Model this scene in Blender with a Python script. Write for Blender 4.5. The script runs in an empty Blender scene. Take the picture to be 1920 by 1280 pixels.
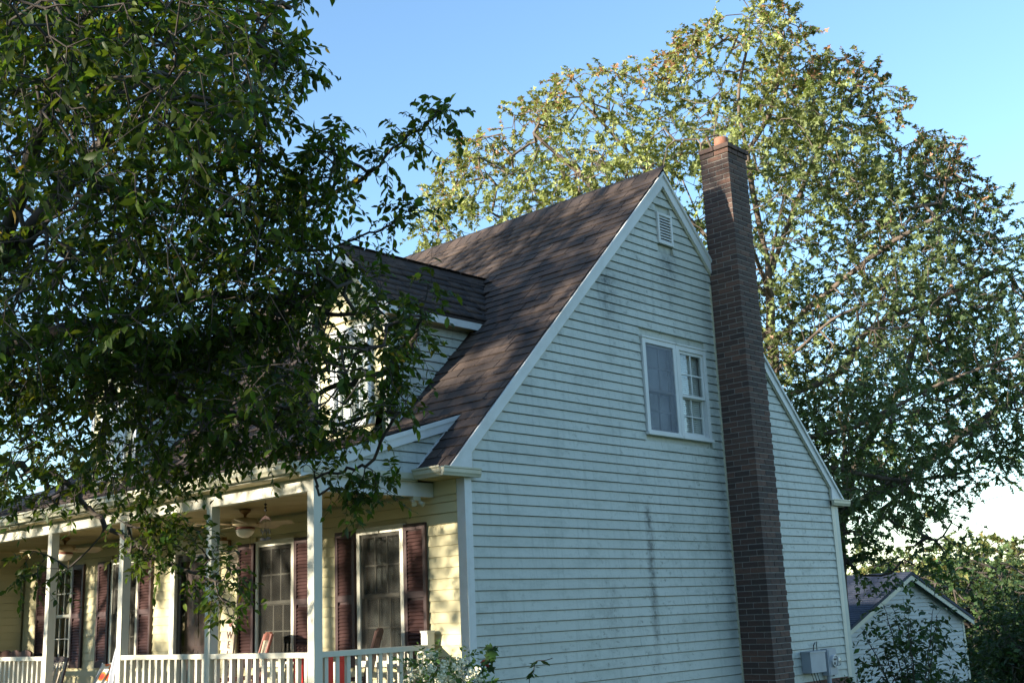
import bpy, math, random
import numpy as np
from mathutils import Vector, Matrix

# ------------------------------------------------------------------ camera
SC = bpy.context.scene
COL = SC.collection
CAM = np.array([7.72547, -7.64467, 1.87413])
FWD = np.array([-0.65945547, 0.71600685, 0.22902549])
RGT = np.array([0.7281605, 0.68411296, -0.04209203])
DWN = np.cross(FWD, RGT)
FPX = 2164.79
cd = bpy.data.cameras.new('camera'); cam = bpy.data.objects.new('camera', cd); COL.objects.link(cam)
cd.sensor_width = 36.0; cd.lens = FPX / 1920 * 36; cd.clip_start = 0.05; cd.clip_end = 3000
M = Matrix(((RGT[0], -DWN[0], -FWD[0], CAM[0]), (RGT[1], -DWN[1], -FWD[1], CAM[1]), (RGT[2], -DWN[2], -FWD[2], CAM[2]), (0, 0, 0, 1)))
cam.matrix_world = M
SC.camera = cam

# ------------------------------------------------------------------ light
SUN_EL, SUN_AZ = math.radians(10.0), math.radians(16.7)      # sun stands in front of the house, a little to its left
SDIR = np.array([math.sin(SUN_AZ) * math.cos(SUN_EL), math.cos(SUN_AZ) * math.cos(SUN_EL), -math.sin(SUN_EL)])  # way the light travels
world = bpy.data.worlds.new('World'); SC.world = world; world.use_nodes = True
wn = world.node_tree
sky = wn.nodes.new('ShaderNodeTexSky'); sky.sky_type = 'NISHITA'; sky.sun_disc = False
sky.sun_elevation = SUN_EL; sky.sun_rotation = math.radians(180) + SUN_AZ
sky.air_density = 1.0; sky.dust_density = 0.25; sky.ozone_density = 2.6
wn.links.new(sky.outputs[0], wn.nodes['Background'].inputs[0])
wn.nodes['Background'].inputs[1].default_value = 0.15
ld = bpy.data.lights.new('sun', 'SUN'); ld.energy = 5.0; ld.angle = math.radians(0.55); ld.color = (1.0, 0.90, 0.74)
sun = bpy.data.objects.new('sun', ld); COL.objects.link(sun)
sun.rotation_euler = Vector(SDIR).to_track_quat('-Z', 'Y').to_euler(); sun.location = (-12, -40, 20)
SC.view_settings.view_transform = 'Standard'; SC.view_settings.look = 'None'
SC.view_settings.exposure = 1.65; SC.view_settings.gamma = 1.0
SC.render.engine = 'CYCLES'
SC.cycles.max_bounces = 6; SC.cycles.transparent_max_bounces = 12

random.seed(7); RNG = np.random.default_rng(7)

def at(u, v, depth):                       # pixel of the 1920 x 1280 photograph + distance along the view axis
    return CAM + depth * (FWD + (u - 960) / FPX * RGT + (v - 640) / FPX * DWN)
def on(u, v, ax, val):                     # pixel on an axis-aligned plane
    d = FWD + (u - 960) / FPX * RGT + (v - 640) / FPX * DWN
    return CAM + (val - CAM[ax]) / d[ax] * d
def to_px(P):
    q = np.asarray(P) - CAM
    w = q @ FWD
    return 960 + FPX * (q @ RGT) / w, 640 + FPX * (q @ DWN) / w, w
def ground_z(x, y):
    y = np.asarray(y, float)
    z = 0.1 + 0.02 * np.clip(-y, 0, 12) - 0.075 * np.clip(y - 1, 0, 40)
    return z + 0.9 * np.clip((y - 60) / 60, 0, 8)

# ------------------------------------------------------------------ materials
def node_mat(name):
    m = bpy.data.materials.new(name); m.use_nodes = True
    nt = m.node_tree; b = nt.nodes['Principled BSDF']
    return m, nt, b
def N(nt, t, **kw):
    n = nt.nodes.new(t)
    for k, v in kw.items():
        if k.startswith('i_'):
            key = k[2:].replace('_', ' ')
            n.inputs[key].default_value = v
        else:
            setattr(n, k, v)
    return n
def ramp(nt, src, stops):
    r = nt.nodes.new('ShaderNodeValToRGB'); nt.links.new(src, r.inputs[0])
    e = r.color_ramp.elements
    while len(e) < len(stops): e.new(0.5)
    for el, (p, c) in zip(e, stops):
        el.position = p; el.color = c if len(c) == 4 else (*c, 1)
    return r
def mixc(nt, a, b, f, mode='MIX'):
    m = nt.nodes.new('ShaderNodeMix'); m.data_type = 'RGBA'; m.blend_type = mode
    for sock, v in ((m.inputs[6], a), (m.inputs[7], b), (m.inputs[0], f)):
        if hasattr(v, 'links'): nt.links.new(v, sock)
        else: sock.default_value = v if not isinstance(v, tuple) or len(v) == 4 else (*v, 1)
    return m.outputs[2]
def bump(nt, b, src, strength=0.2, dist=0.01):
    n = N(nt, 'ShaderNodeBump'); n.inputs['Strength'].default_value = strength; n.inputs['Distance'].default_value = dist
    nt.links.new(src, n.inputs['Height']); nt.links.new(n.outputs[0], b.inputs['Normal'])
def coords(nt, scale=(1, 1, 1)):
    t = N(nt, 'ShaderNodeTexCoord'); mp = N(nt, 'ShaderNodeMapping'); mp.inputs['Scale'].default_value = scale
    nt.links.new(t.outputs['Object'], mp.inputs[0]); return mp.outputs[0]
def noise(nt, vec, scale, detail=4, rough=0.55):
    n = N(nt, 'ShaderNodeTexNoise'); n.inputs['Scale'].default_value = scale; n.inputs['Detail'].default_value = detail; n.inputs['Roughness'].default_value = rough
    if vec is not None: nt.links.new(vec, n.inputs['Vector'])
    return n.outputs['Fac']
def rnd_fac(nt):                           # one random number per object or, in a joined mesh, per loose piece
    o = N(nt, 'ShaderNodeObjectInfo'); g = N(nt, 'ShaderNodeNewGeometry')
    a = N(nt, 'ShaderNodeMath', operation='ADD'); nt.links.new(o.outputs['Random'], a.inputs[0]); nt.links.new(g.outputs['Random Per Island'], a.inputs[1])
    f = N(nt, 'ShaderNodeMath', operation='FRACT'); nt.links.new(a.outputs[0], f.inputs[0]); return f.outputs[0]
def simple(name, col, rough=0.6, var=0.12, scale=6, bmp=0.05, metallic=0.0, dirt=None, stretch=(1, 1, 1), spec=0.5):
    m, nt, b = node_mat(name)
    v = coords(nt, stretch)
    f = noise(nt, v, scale)
    lo = tuple(c * (1 - var) for c in col); hi = tuple(min(1, c * (1 + var)) for c in col)
    r = ramp(nt, f, [(0.3, lo), (0.7, hi)]).outputs[0]
    if dirt:
        f2 = noise(nt, v, scale * 0.35, 6, 0.7)
        k = ramp(nt, f2, [(0.5, (0, 0, 0)), (0.72, (1, 1, 1))]).outputs[0]
        r = mixc(nt, r, dirt, k)
    nt.links.new(r, b.inputs['Base Color'])
    b.inputs['Roughness'].default_value = rough; b.inputs['Metallic'].default_value = metallic
    b.inputs['Specular IOR Level'].default_value = spec
    if bmp: bump(nt, b, noise(nt, v, scale * 6), bmp, 0.005)
    return m

def siding_material(name, col, stains):
    m, nt, b = node_mat(name)
    v = coords(nt)
    base = ramp(nt, noise(nt, v, 1.1, 3), [(0.3, tuple(c * 0.93 for c in col)), (0.7, col)]).outputs[0]
    # tone differs a little from board to board
    rf = rnd_fac(nt)
    base = mixc(nt, base, ramp(nt, rf, [(0, (0.93, 0.93, 0.92)), (1, (1.0, 1.0, 1.0))]).outputs[0], 1.0, 'MULTIPLY')
    if stains:
        grime = (0.16, 0.19, 0.15)
        # mildew in soft cloudy patches, streaked sideways along the boards
        vs = coords(nt, (1, 2.2, 5.0))
        f = noise(nt, vs, 0.9, 8, 0.72)
        k = ramp(nt, f, [(0.50, (0, 0, 0)), (0.80, (0.6, 0.6, 0.6))]).outputs[0]
        base = mixc(nt, base, grime, k)
        # small dark specks
        f2 = noise(nt, coords(nt, (1, 1, 1.4)), 11, 6, 0.75)
        k2 = ramp(nt, f2, [(0.55, (0, 0, 0)), (0.70, (0.9, 0.9, 0.9))]).outputs[0]
        big = ramp(nt, noise(nt, v, 0.55, 2), [(0.36, (0.1, 0.1, 0.1)), (0.6, (1, 1, 1))]).outputs[0]
        k2 = mixc(nt, k2, big, 1.0, 'MULTIPLY')
        base = mixc(nt, base, (0.10, 0.11, 0.08), k2)
        # faint vertical drip marks
        f3 = noise(nt, coords(nt, (1, 9.0, 0.9)), 1.6, 6, 0.7)
        k3 = ramp(nt, f3, [(0.52, (0, 0, 0)), (0.74, (0.5, 0.5, 0.5))]).outputs[0]
        base = mixc(nt, base, (0.20, 0.22, 0.19), k3)
        # two run-off streaks and a smudge below the vent
        sep = N(nt, 'ShaderNodeSeparateXYZ'); nt.links.new(v, sep.inputs[0])
        def streak(y0, z0, z1, width, amt):
            nonlocal base
            wob = N(nt, 'ShaderNodeMath', operation='MULTIPLY_ADD'); nt.links.new(noise(nt, coords(nt, (0, 0, 1)), 2.2, 3), wob.inputs[0]); wob.inputs[1].default_value = 0.10; wob.inputs[2].default_value = y0 - 0.05
            d = N(nt, 'ShaderNodeMath', operation='SUBTRACT'); nt.links.new(sep.outputs[1], d.inputs[0]); nt.links.new(wob.outputs[0], d.inputs[1])
            a = N(nt, 'ShaderNodeMath', operation='ABSOLUTE'); nt.links.new(d.outputs[0], a.inputs[0])
            r1 = N(nt, 'ShaderNodeMapRange'); nt.links.new(a.outputs[0], r1.inputs[0]); r1.inputs[1].default_value = width; r1.inputs[2].default_value = 0; r1.inputs[3].default_value = 0; r1.inputs[4].default_value = amt
            zr = N(nt, 'ShaderNodeMapRange'); nt.links.new(sep.outputs[2], zr.inputs[0]); zr.inputs[1].default_value = z1; zr.inputs[2].default_value = z1 - 0.25; zr.inputs[3].default_value = 0; zr.inputs[4].default_value = 1
            zq = N(nt, 'ShaderNodeMapRange'); nt.links.new(sep.outputs[2], zq.inputs[0]); zq.inputs[1].default_value = z0; zq.inputs[2].default_value = z0 + 0.8; zq.inputs[3].default_value = 0; zq.inputs[4].default_value = 1
            p = N(nt, 'ShaderNodeMath', operation='MULTIPLY'); nt.links.new(r1.outputs[0], p.inputs[0]); nt.links.new(zr.outputs[0], p.inputs[1])
            p2 = N(nt, 'ShaderNodeMath', operation='MULTIPLY'); nt.links.new(p.outputs[0], p2.inputs[0]); nt.links.new(zq.outputs[0], p2.inputs[1])
            nn = ramp(nt, noise(nt, coords(nt, (1, 3, 3)), 3.0, 7, 0.75), [(0.34, (0, 0, 0)), (0.62, (1, 1, 1))]).outputs[0]
            p3 = N(nt, 'ShaderNodeMath', operation='MULTIPLY'); nt.links.new(p2.outputs[0], p3.inputs[0]); nt.links.new(nn, p3.inputs[1])
            base = mixc(nt, base, (0.05, 0.06, 0.05), p3.outputs[0])
        streak(STREAK_Y, 1.0, 3.12, 0.085, 1.25)
        streak(STREAK_Y - 0.75, 0.9, 2.3, 0.22, 0.4)
        streak(3.6, 5.2, 6.2, 0.32, 1.1)
        streak(2.35, 4.7, 5.75, 0.30, 1.1)
        streak(2.9, 4.9, 5.9, 0.5, 0.35)
        streak(4.38, 1.0, 5.6, 0.14, 0.4)
    nt.links.new(base, b.inputs['Base Color'])
    b.inputs['Roughness'].default_value = 0.55
    wood = noise(nt, coords(nt, (40, 4, 40)), 3, 5)
    bump(nt, b, wood, 0.06, 0.004)
    return m
STREAK_Y = float(on(1222, 1060, 0, 0.01)[1])
MT = {}
MT['siding'] = siding_material('painted_siding_weathered', (0.468, 0.488, 0.432), True)
MT['siding_front'] = siding_material('painted_siding_clean', (0.56, 0.50, 0.29), False)
MT['trim'] = simple('white_trim', (0.56, 0.57, 0.55), 0.5, 0.06, 3, 0.04, dirt=(0.44, 0.45, 0.42))
MT['trim_cream'] = simple('cream_trim', (0.55, 0.53, 0.43), 0.5, 0.06, 3, 0.04)
MT['ceil'] = simple('porch_ceiling_paint', (0.38, 0.30, 0.13), 0.6, 0.05, 3, 0.02)
MT['gutter'] = simple('gutter_paint', (0.42, 0.40, 0.29), 0.4, 0.1, 5, 0.03, dirt=(0.33, 0.32, 0.2))
MT['trim_grey'] = simple('grey_green_paint', (0.40, 0.43, 0.38), 0.45, 0.08, 4, 0.02)
MT['flash'] = simple('metal_flashing', (0.55, 0.55, 0.54), 0.35, 0.1, 8, 0.02)
MT['shutter'] = simple('burgundy_shutter', (0.047, 0.022, 0.020), 0.45, 0.15, 8, 0.03)
MT['dark'] = simple('dark_interior', (0.035, 0.033, 0.03), 0.9, 0.1, 4, 0)
MT['room'] = simple('interior_plaster', (0.30, 0.28, 0.24), 0.9, 0.05, 2, 0)
MT['blind'] = simple('window_blind', (0.62, 0.62, 0.58), 0.6, 0.05, 5, 0)
MT['curtain'] = simple('white_curtain', (0.80, 0.82, 0.85), 0.8, 0.05, 5, 0)
MT['deck'] = simple('porch_deck_paint', (0.22, 0.20, 0.17), 0.6, 0.15, 5, 0.05)
MT['found'] = simple('foundation_brick', (0.20, 0.10, 0.075), 0.85, 0.3, 9, 0.2)
MT['mortar'] = simple('mortar', (0.19, 0.175, 0.155), 0.95, 0.2, 20, 0.3)
MT['bark'] = simple('bark', (0.055, 0.043, 0.034), 0.9, 0.45, 9, 0.6, stretch=(1, 1, 0.3))
MT['bark_pale'] = simple('pale_bark', (0.12, 0.092, 0.072), 0.9, 0.35, 5, 0.5, stretch=(1, 1, 0.3))
MT['terracotta'] = simple('terracotta', (0.30, 0.13, 0.08), 0.8, 0.2, 12, 0.1)
MT['grey_metal'] = simple('grey_enamel', (0.30, 0.33, 0.36), 0.45, 0.08, 6, 0.02)
MT['rockwood'] = simple('red_brown_wood', (0.17, 0.055, 0.035), 0.5, 0.25, 10, 0.05)
MT['darkwood'] = simple('dark_brown_wood', (0.075, 0.035, 0.025), 0.5, 0.25, 10, 0.05)
MT['tanwood'] = simple('weathered_tan_wood', (0.46, 0.38, 0.28), 0.7, 0.2, 10, 0.05)
MT['red'] = simple('red_plastic', (0.62, 0.02, 0.015), 0.35, 0.05, 4, 0)
MT['black'] = simple('black_plastic', (0.02, 0.02, 0.02), 0.5, 0.1, 4, 0)
MT['brass'] = simple('aged_brass', (0.30, 0.17, 0.07), 0.4, 0.2, 10, 0.02, metallic=0.6)
MT['fanblade'] = simple('pale_fan_blade', (0.40, 0.32, 0.19), 0.45, 0.1, 6, 0.02)
MT['bowl'] = simple('frosted_glass_bowl', (0.78, 0.72, 0.60), 0.3, 0.03, 4, 0)
MT['canvas'] = simple('grey_canvas', (0.50, 0.53, 0.58), 0.8, 0.1, 10, 0.05)
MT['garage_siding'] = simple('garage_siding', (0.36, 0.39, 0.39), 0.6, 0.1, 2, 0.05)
MT['petal'] = simple('cream_petal', (0.74, 0.70, 0.50), 0.7, 0.08, 9, 0)
MT['grass'] = simple('lawn', (0.06, 0.10, 0.025), 0.9, 0.4, 0.7, 0.4)
MT['asphalt_roof'] = simple('blue_grey_shingle_roof', (0.028, 0.036, 0.060), 0.85, 0.25, 4, 0.3)

def brick_material():
    m, nt, b = node_mat('chimney_brick')
    v = coords(nt); f = rnd_fac(nt)
    c = ramp(nt, f, [(0, (0.046, 0.030, 0.025)), (0.3, (0.080, 0.043, 0.031)), (0.55, (0.058, 0.038, 0.031)), (0.8, (0.125, 0.064, 0.043)), (1, (0.075, 0.050, 0.040))]).outputs[0]
    n = noise(nt, v, 28, 6, 0.7)
    c = mixc(nt, c, (0.025, 0.020, 0.020), ramp(nt, n, [(0.45, (0, 0, 0)), (0.75, (0.7, 0.7, 0.7))]).outputs[0])
    nt.links.new(c, b.inputs['Base Color']); b.inputs['Roughness'].default_value = 0.88
    bump(nt, b, n, 0.35, 0.006); return m
MT['brick'] = brick_material()
def shingle_material():
    m, nt, b = node_mat('roof_shingle')
    v = coords(nt); f = rnd_fac(nt)
    c = ramp(nt, f, [(0, (0.028, 0.019, 0.016)), (0.4, (0.048, 0.032, 0.025)), (0.75, (0.070, 0.046, 0.034)), (1, (0.040, 0.028, 0.024))]).outputs[0]
    n = noise(nt, v, 160, 3, 0.8)
    c = mixc(nt, c, ramp(nt, n, [(0.35, (0.45, 0.45, 0.45)), (0.65, (1.35, 1.35, 1.35))]).outputs[0], 1.0, 'MULTIPLY')
    nt.links.new(c, b.inputs['Base Color']); b.inputs['Roughness'].default_value = 0.92
    bump(nt, b, n, 0.6, 0.004); return m
MT['shingle'] = shingle_material()
def glass_material(name, tint, rough=0.02):
    m = bpy.data.materials.new(name); m.use_nodes = True; nt = m.node_tree; nt.nodes.clear()
    o = N(nt, 'ShaderNodeOutputMaterial'); t = N(nt, 'ShaderNodeBsdfTransparent'); g = N(nt, 'ShaderNodeBsdfGlossy'); mx = N(nt, 'ShaderNodeMixShader'); fr = N(nt, 'ShaderNodeFresnel')
    t.inputs[0].default_value = (*tint, 1); g.inputs['Roughness'].default_value = rough; gb = N(nt, 'ShaderNodeNewGeometry'); mi = N(nt, 'ShaderNodeMapRange'); mi.inputs[3].default_value = 1.5; mi.inputs[4].default_value = 1 / 1.5; nt.links.new(gb.outputs['Backfacing'], mi.inputs[0]); nt.links.new(mi.outputs[0], fr.inputs[0])   # same reflectance on both faces of a thin pane
    nt.links.new(fr.outputs[0], mx.inputs[0]); nt.links.new(t.outputs[0], mx.inputs[1]); nt.links.new(g.outputs[0], mx.inputs[2]); nt.links.new(mx.outputs[0], o.inputs[0])
    tc = N(nt, 'ShaderNodeTexCoord'); nz = N(nt, 'ShaderNodeTexNoise'); nz.inputs['Scale'].default_value = 2.5; nt.links.new(tc.outputs['Object'], nz.inputs['Vector'])
    bp = N(nt, 'ShaderNodeBump'); bp.inputs['Strength'].default_value = 0.05; bp.inputs['Distance'].default_value = 0.02; nt.links.new(nz.outputs['Fac'], bp.inputs['Height']); nt.links.new(bp.outputs[0], g.inputs['Normal'])
    return m
MT['glass'] = glass_material('window_glass', (0.93, 0.95, 0.94))
def screen_material(name, col, open_):
    m = bpy.data.materials.new(name); m.use_nodes = True; nt = m.node_tree; nt.nodes.clear()
    o = N(nt, 'ShaderNodeOutputMaterial'); t = N(nt, 'ShaderNodeBsdfTransparent'); d = N(nt, 'ShaderNodeBsdfDiffuse'); mx = N(nt, 'ShaderNodeMixShader')
    tc = N(nt, 'ShaderNodeTexCoord'); nz = N(nt, 'ShaderNodeTexNoise'); nz.inputs['Scale'].default_value = 3; nt.links.new(tc.outputs['Object'], nz.inputs['Vector'])
    r = ramp(nt, nz.outputs['Fac'], [(0.3, tuple(c * 0.8 for c in col)), (0.7, tuple(c * 1.2 for c in col))]); nt.links.new(r.outputs[0], d.inputs[0])
    mx.inputs[0].default_value = 1 - open_
    nt.links.new(t.outputs[0], mx.inputs[1]); nt.links.new(d.outputs[0], mx.inputs[2]); nt.links.new(mx.outputs[0], o.inputs[0]); return m
MT['screen'] = screen_material('insect_screen', (0.22, 0.24, 0.28), 0.58)
MT['screen_dark'] = screen_material('dark_insect_screen', (0.035, 0.034, 0.030), 0.52)
MT['clear_glass'] = glass_material('meter_glass', (0.9, 0.9, 0.9))
def leaf_material(name, trans=0.35, rough=0.45):
    m, nt, b = node_mat(name)
    a = N(nt, 'ShaderNodeAttribute'); a.attribute_name = 'tint'
    g = N(nt, 'ShaderNodeObjectInfo')
    k = ramp(nt, g.outputs['Random'], [(0, (0.9, 0.9, 0.9)), (1, (1.1, 1.1, 1.1))]).outputs[0]
    c = mixc(nt, a.outputs['Color'], k, 1.0, 'MULTIPLY')
    nt.links.new(c, b.inputs['Base Color']); b.inputs['Roughness'].default_value = rough; b.inputs['Specular IOR Level'].default_value = 0.22
    t = N(nt, 'ShaderNodeBsdfTranslucent'); c2 = mixc(nt, c, (1.5, 1.45, 0.5), 1.0, 'MULTIPLY'); nt.links.new(c2, t.inputs[0])
    mx = N(nt, 'ShaderNodeMixShader'); mx.inputs[0].default_value = trans
    nt.links.new(b.outputs[0], mx.inputs[1]); nt.links.new(t.outputs[0], mx.inputs[2])
    nt.links.new(mx.outputs[0], nt.nodes['Material Output'].inputs[0]); return m
MT['leaf'] = leaf_material('leaf', 0.52, 0.45)
MT['leaf_far'] = leaf_material('leaf_matte', 0.30, 0.55)
def floral_material():
    m, nt, b = node_mat('floral_fabric')
    v = N(nt, 'ShaderNodeTexVoronoi'); v.inputs['Scale'].default_value = 9; nt.links.new(coords(nt), v.inputs['Vector'])
    r = ramp(nt, v.outputs['Distance'], [(0.0, (0.75, 0.06, 0.04)), (0.28, (0.80, 0.16, 0.03)), (0.42, (0.80, 0.30, 0.06)), (0.5, (0.80, 0.70, 0.52))]); r.color_ramp.interpolation = 'CONSTANT'
    nt.links.new(r.outputs[0], b.inputs['Base Color']); b.inputs['Roughness'].default_value = 0.8; return m
MT['floral'] = floral_material()

# ------------------------------------------------------------------ mesh helpers
class MB:
    def __init__(s): s.v = []; s.f = []; s.m = []
    def add(s, vs, fs, mi=0):
        o = len(s.v); s.v += [tuple(map(float, p)) for p in vs]
        s.f += [tuple(i + o for i in f) for f in fs]; s.m += [mi] * len(fs); return s
    def box(s, x0, x1, y0, y1, z0, z1, mi=0):
        x0, x1 = min(x0, x1), max(x0, x1); y0, y1 = min(y0, y1), max(y0, y1); z0, z1 = min(z0, z1), max(z0, z1)
        return s.add([(x0, y0, z0), (x1, y0, z0), (x1, y1, z0), (x0, y1, z0), (x0, y0, z1), (x1, y0, z1), (x1, y1, z1), (x0, y1, z1)],
                     [(0, 3, 2, 1), (4, 5, 6, 7), (0, 1, 5, 4), (1, 2, 6, 5), (2, 3, 7, 6), (3, 0, 4, 7)], mi)
    def prism(s, pts, d, mi=0):             # polygon pts (3-D) pushed along d
        n = len(pts); d = np.asarray(d, float)
        vs = [np.asarray(p, float) for p in pts]; vs = vs + [p + d for p in vs]
        nr = sum((np.cross(vs[i], vs[(i + 1) % n]) for i in range(n)), np.zeros(3))
        fl = np.dot(nr, d) > 0
        a = tuple(range(n)); bq = tuple(range(n, 2 * n))
        fs = [a[::-1] if fl else a, bq if fl else bq[::-1]]
        for i in range(n):
            j = (i + 1) % n
            fs.append((i, j, j + n, i + n) if fl else (j, i, i + n, j + n))
        return s.add(vs, fs, mi)
    def tube(s, pts, rad, n=8, mi=0, cap=True):
        pts = [np.asarray(p, float) for p in pts]
        rad = [rad] * len(pts) if np.isscalar(rad) else rad
        rings = []
        up = np.array([0, 0, 1.0])
        for i, p in enumerate(pts):
            t = pts[min(i + 1, len(pts) - 1)] - pts[max(i - 1, 0)]; t /= np.linalg.norm(t) + 1e-9
            a = np.cross(t, up if abs(t[2]) < 0.95 else np.array([1.0, 0, 0])); a /= np.linalg.norm(a); b = np.cross(t, a)
            rings.append([p + rad[i] * (math.cos(2 * math.pi * k / n) * a + math.sin(2 * math.pi * k / n) * b) for k in range(n)])
        vs = [q for r in rings for q in r]; fs = []
        for i in range(len(pts) - 1):
            for k in range(n):
                k2 = (k + 1) % n; fs.append((i * n + k, i * n + k2, (i + 1) * n + k2, (i + 1) * n + k))
        if cap: fs += [tuple(range(n)), tuple(range(len(vs) - n, len(vs)))[::-1]]
        return s.add(vs, fs, mi)
    def lathe(s, c, prof, n=16, mi=0):       # prof: (radius, z)
        return s.tube_prof(c, prof, n, mi)
    def tube_prof(s, c, prof, n, mi):
        vs = [(c[0] + r * math.cos(2 * math.pi * k / n), c[1] + r * math.sin(2 * math.pi * k / n), c[2] + z) for r, z in prof for k in range(n)]
        fs = []
        for i in range(len(prof) - 1):
            for k in range(n):
                k2 = (k + 1) % n; fs.append((i * n + k, i * n + k2, (i + 1) * n + k2, (i + 1) * n + k))
        fs += [tuple(range(n))[::-1], tuple(range(len(vs) - n, len(vs)))]
        return s.add(vs, fs, mi)
    def mesh(s, name, mats):
        me = bpy.data.meshes.new(name); me.from_pydata(s.v, [], s.f)
        for m in (mats if isinstance(mats, (list, tuple)) else [mats]): me.materials.append(MT[m] if isinstance(m, str) else m)
        if any(s.m): me.polygons.foreach_set('material_index', s.m)
        me.update(); return me
    def build(s, name, mats, parent=None, smooth=False):
        me = s.mesh(name, mats)
        if smooth: me.polygons.foreach_set('use_smooth', [True] * len(me.polygons))
        return link(name, me, parent)
def link(name, me, parent=None, mat=None):
    o = bpy.data.objects.new(name, me); COL.objects.link(o)
    if parent is not None: o.parent = parent
    if mat is not None: o.matrix_local = mat
    return o
def tag(o, label=None, cat=None, group=None, kind=None):
    if label: o['label'] = label
    if cat: o['category'] = cat
    if group: o['group'] = group
    if kind: o['kind'] = kind
    return o
def thing(name, label, cat, loc=(0, 0, 0), group=None, rz=0):
    o = bpy.data.objects.new(name, None); COL.objects.link(o); o.location = loc; o.rotation_euler = (0, 0, rz); o.empty_display_size = 0.2
    return tag(o, label, cat, group)
def fast_mesh(name, V, F, mat, tint=None, smooth=False):   # V (n,3), F (m,k)
    V = np.asarray(V, np.float32); F = np.asarray(F, np.int32); k = F.shape[1]
    me = bpy.data.meshes.new(name)
    me.vertices.add(len(V)); me.vertices.foreach_set('co', V.ravel())
    me.loops.add(F.size); me.loops.foreach_set('vertex_index', F.ravel())
    me.polygons.add(len(F)); me.polygons.foreach_set('loop_start', np.arange(0, F.size, k, dtype=np.int32))
    try: me.polygons.foreach_set('loop_total', np.full(len(F), k, np.int32))
    except Exception: pass
    me.update(calc_edges=True)
    if tint is not None:
        at_ = me.color_attributes.new('tint', 'FLOAT_COLOR', 'POINT')
        T = np.ones((len(V), 4), np.float32); T[:, :3] = tint; at_.data.foreach_set('color', T.ravel())
    me.materials.append(MT[mat])
    if smooth: me.polygons.foreach_set('use_smooth', [True] * len(F))
    return me

# ------------------------------------------------------------------ ground
def build_ground():
    xs = np.concatenate([np.linspace(-600, -60, 12), np.linspace(-50, 50, 41), np.linspace(60, 600, 12)])
    ys = np.concatenate([np.linspace(-300, -40, 8), np.linspace(-30, 70, 51), np.linspace(80, 900, 16)])
    V = []
    for y in ys:
        for x in xs: V.append((x, y, float(ground_z(x, y)) + 0.04 * math.sin(x * 0.9) * math.cos(y * 0.7)))
    n = len(xs); F = [(j * n + i, j * n + i + 1, (j + 1) * n + i + 1, (j + 1) * n + i) for j in range(len(ys) - 1) for i in range(n - 1)]
    o = link('ground', fast_mesh('ground', V, F, 'grass', smooth=True)); tag(o, 'lawn falling away behind the house', 'lawn', kind='structure')
    return o
build_ground()

# ------------------------------------------------------------------ the house
house = thing('house', 'pale clapboard house with brown shingle roof, dormers and a pillared front porch', 'house')
D = 7.12                      # depth of the gable end
YM = D / 2
SL = 1.02                     # slope of the main roof
RZ0 = 3.485                   # roof surface height above y = 0
XL = -9.1                     # far end of the house
EX = 0.1016                   # exposure of one clapboard
def roof_z(y): return RZ0 + SL * y if y <= YM else RZ0 + SL * (D - y)
def lap(parent, name, O, U, Nn, z0, z1, a0, a1, b0, b1, mat, t0=0.017, t1=0.003):
    # one clapboard: O origin, U direction along the wall, Nn outward; (a0..a1) span at the bottom, (b0..b1) at the top
    if a1 - a0 < 0.015 and b1 - b0 < 0.015: return None
    O = np.asarray(O, float); U = np.asarray(U, float); Nn = np.asarray(Nn, float); Z = np.array([0, 0, 1.0])
    j = random.uniform(-0.0012, 0.0012); z1 = z1 - (0.007 if mat == 'siding_front' else 0.0125); K = -0.021
    p = lambda u, n, z: O + U * u + Nn * n + Z * z
    vs = [p(a0, K, z0), p(a1, K, z0), p(a1, t0 + j, z0), p(a0, t0 + j, z0), p(b0, K, z1), p(b1, K, z1), p(b1, t1, z1), p(b0, t1, z1)]
    fs = [(0, 3, 2, 1), (4, 5, 6, 7), (3, 7, 6, 2), (0, 1, 5, 4), (0, 4, 7, 3), (1, 2, 6, 5)]
    if np.dot(np.cross(U, Z), Nn) < 0: fs = [f[::-1] for f in fs]
    return MB().add(vs, fs).build(name, mat, parent)
def spans(lo, hi, holes):
    out = [(lo, hi)]
    for h0, h1 in holes:
        nxt = []
        for a, b in out:
            if h1 <= a or h0 >= b: nxt.append((a, b)); continue
            if h0 > a: nxt.append((a, h0))
            if h1 < b: nxt.append((h1, b))
        out = nxt
    return out

# openings
GW = (2.93, 4.225, 3.80, 4.925)                                     # gable window  y0 y1 z0 z1
VW = 0.72
FW = [(-1.565, -0.84), (-3.325, -2.605), (-6.56, -5.85), (-8.30, -7.60)]   # porch windows x0 x1
FWZ = (1.45, 2.785)
DOOR = (-4.98, -4.14, 0.80, 2.72)

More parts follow.
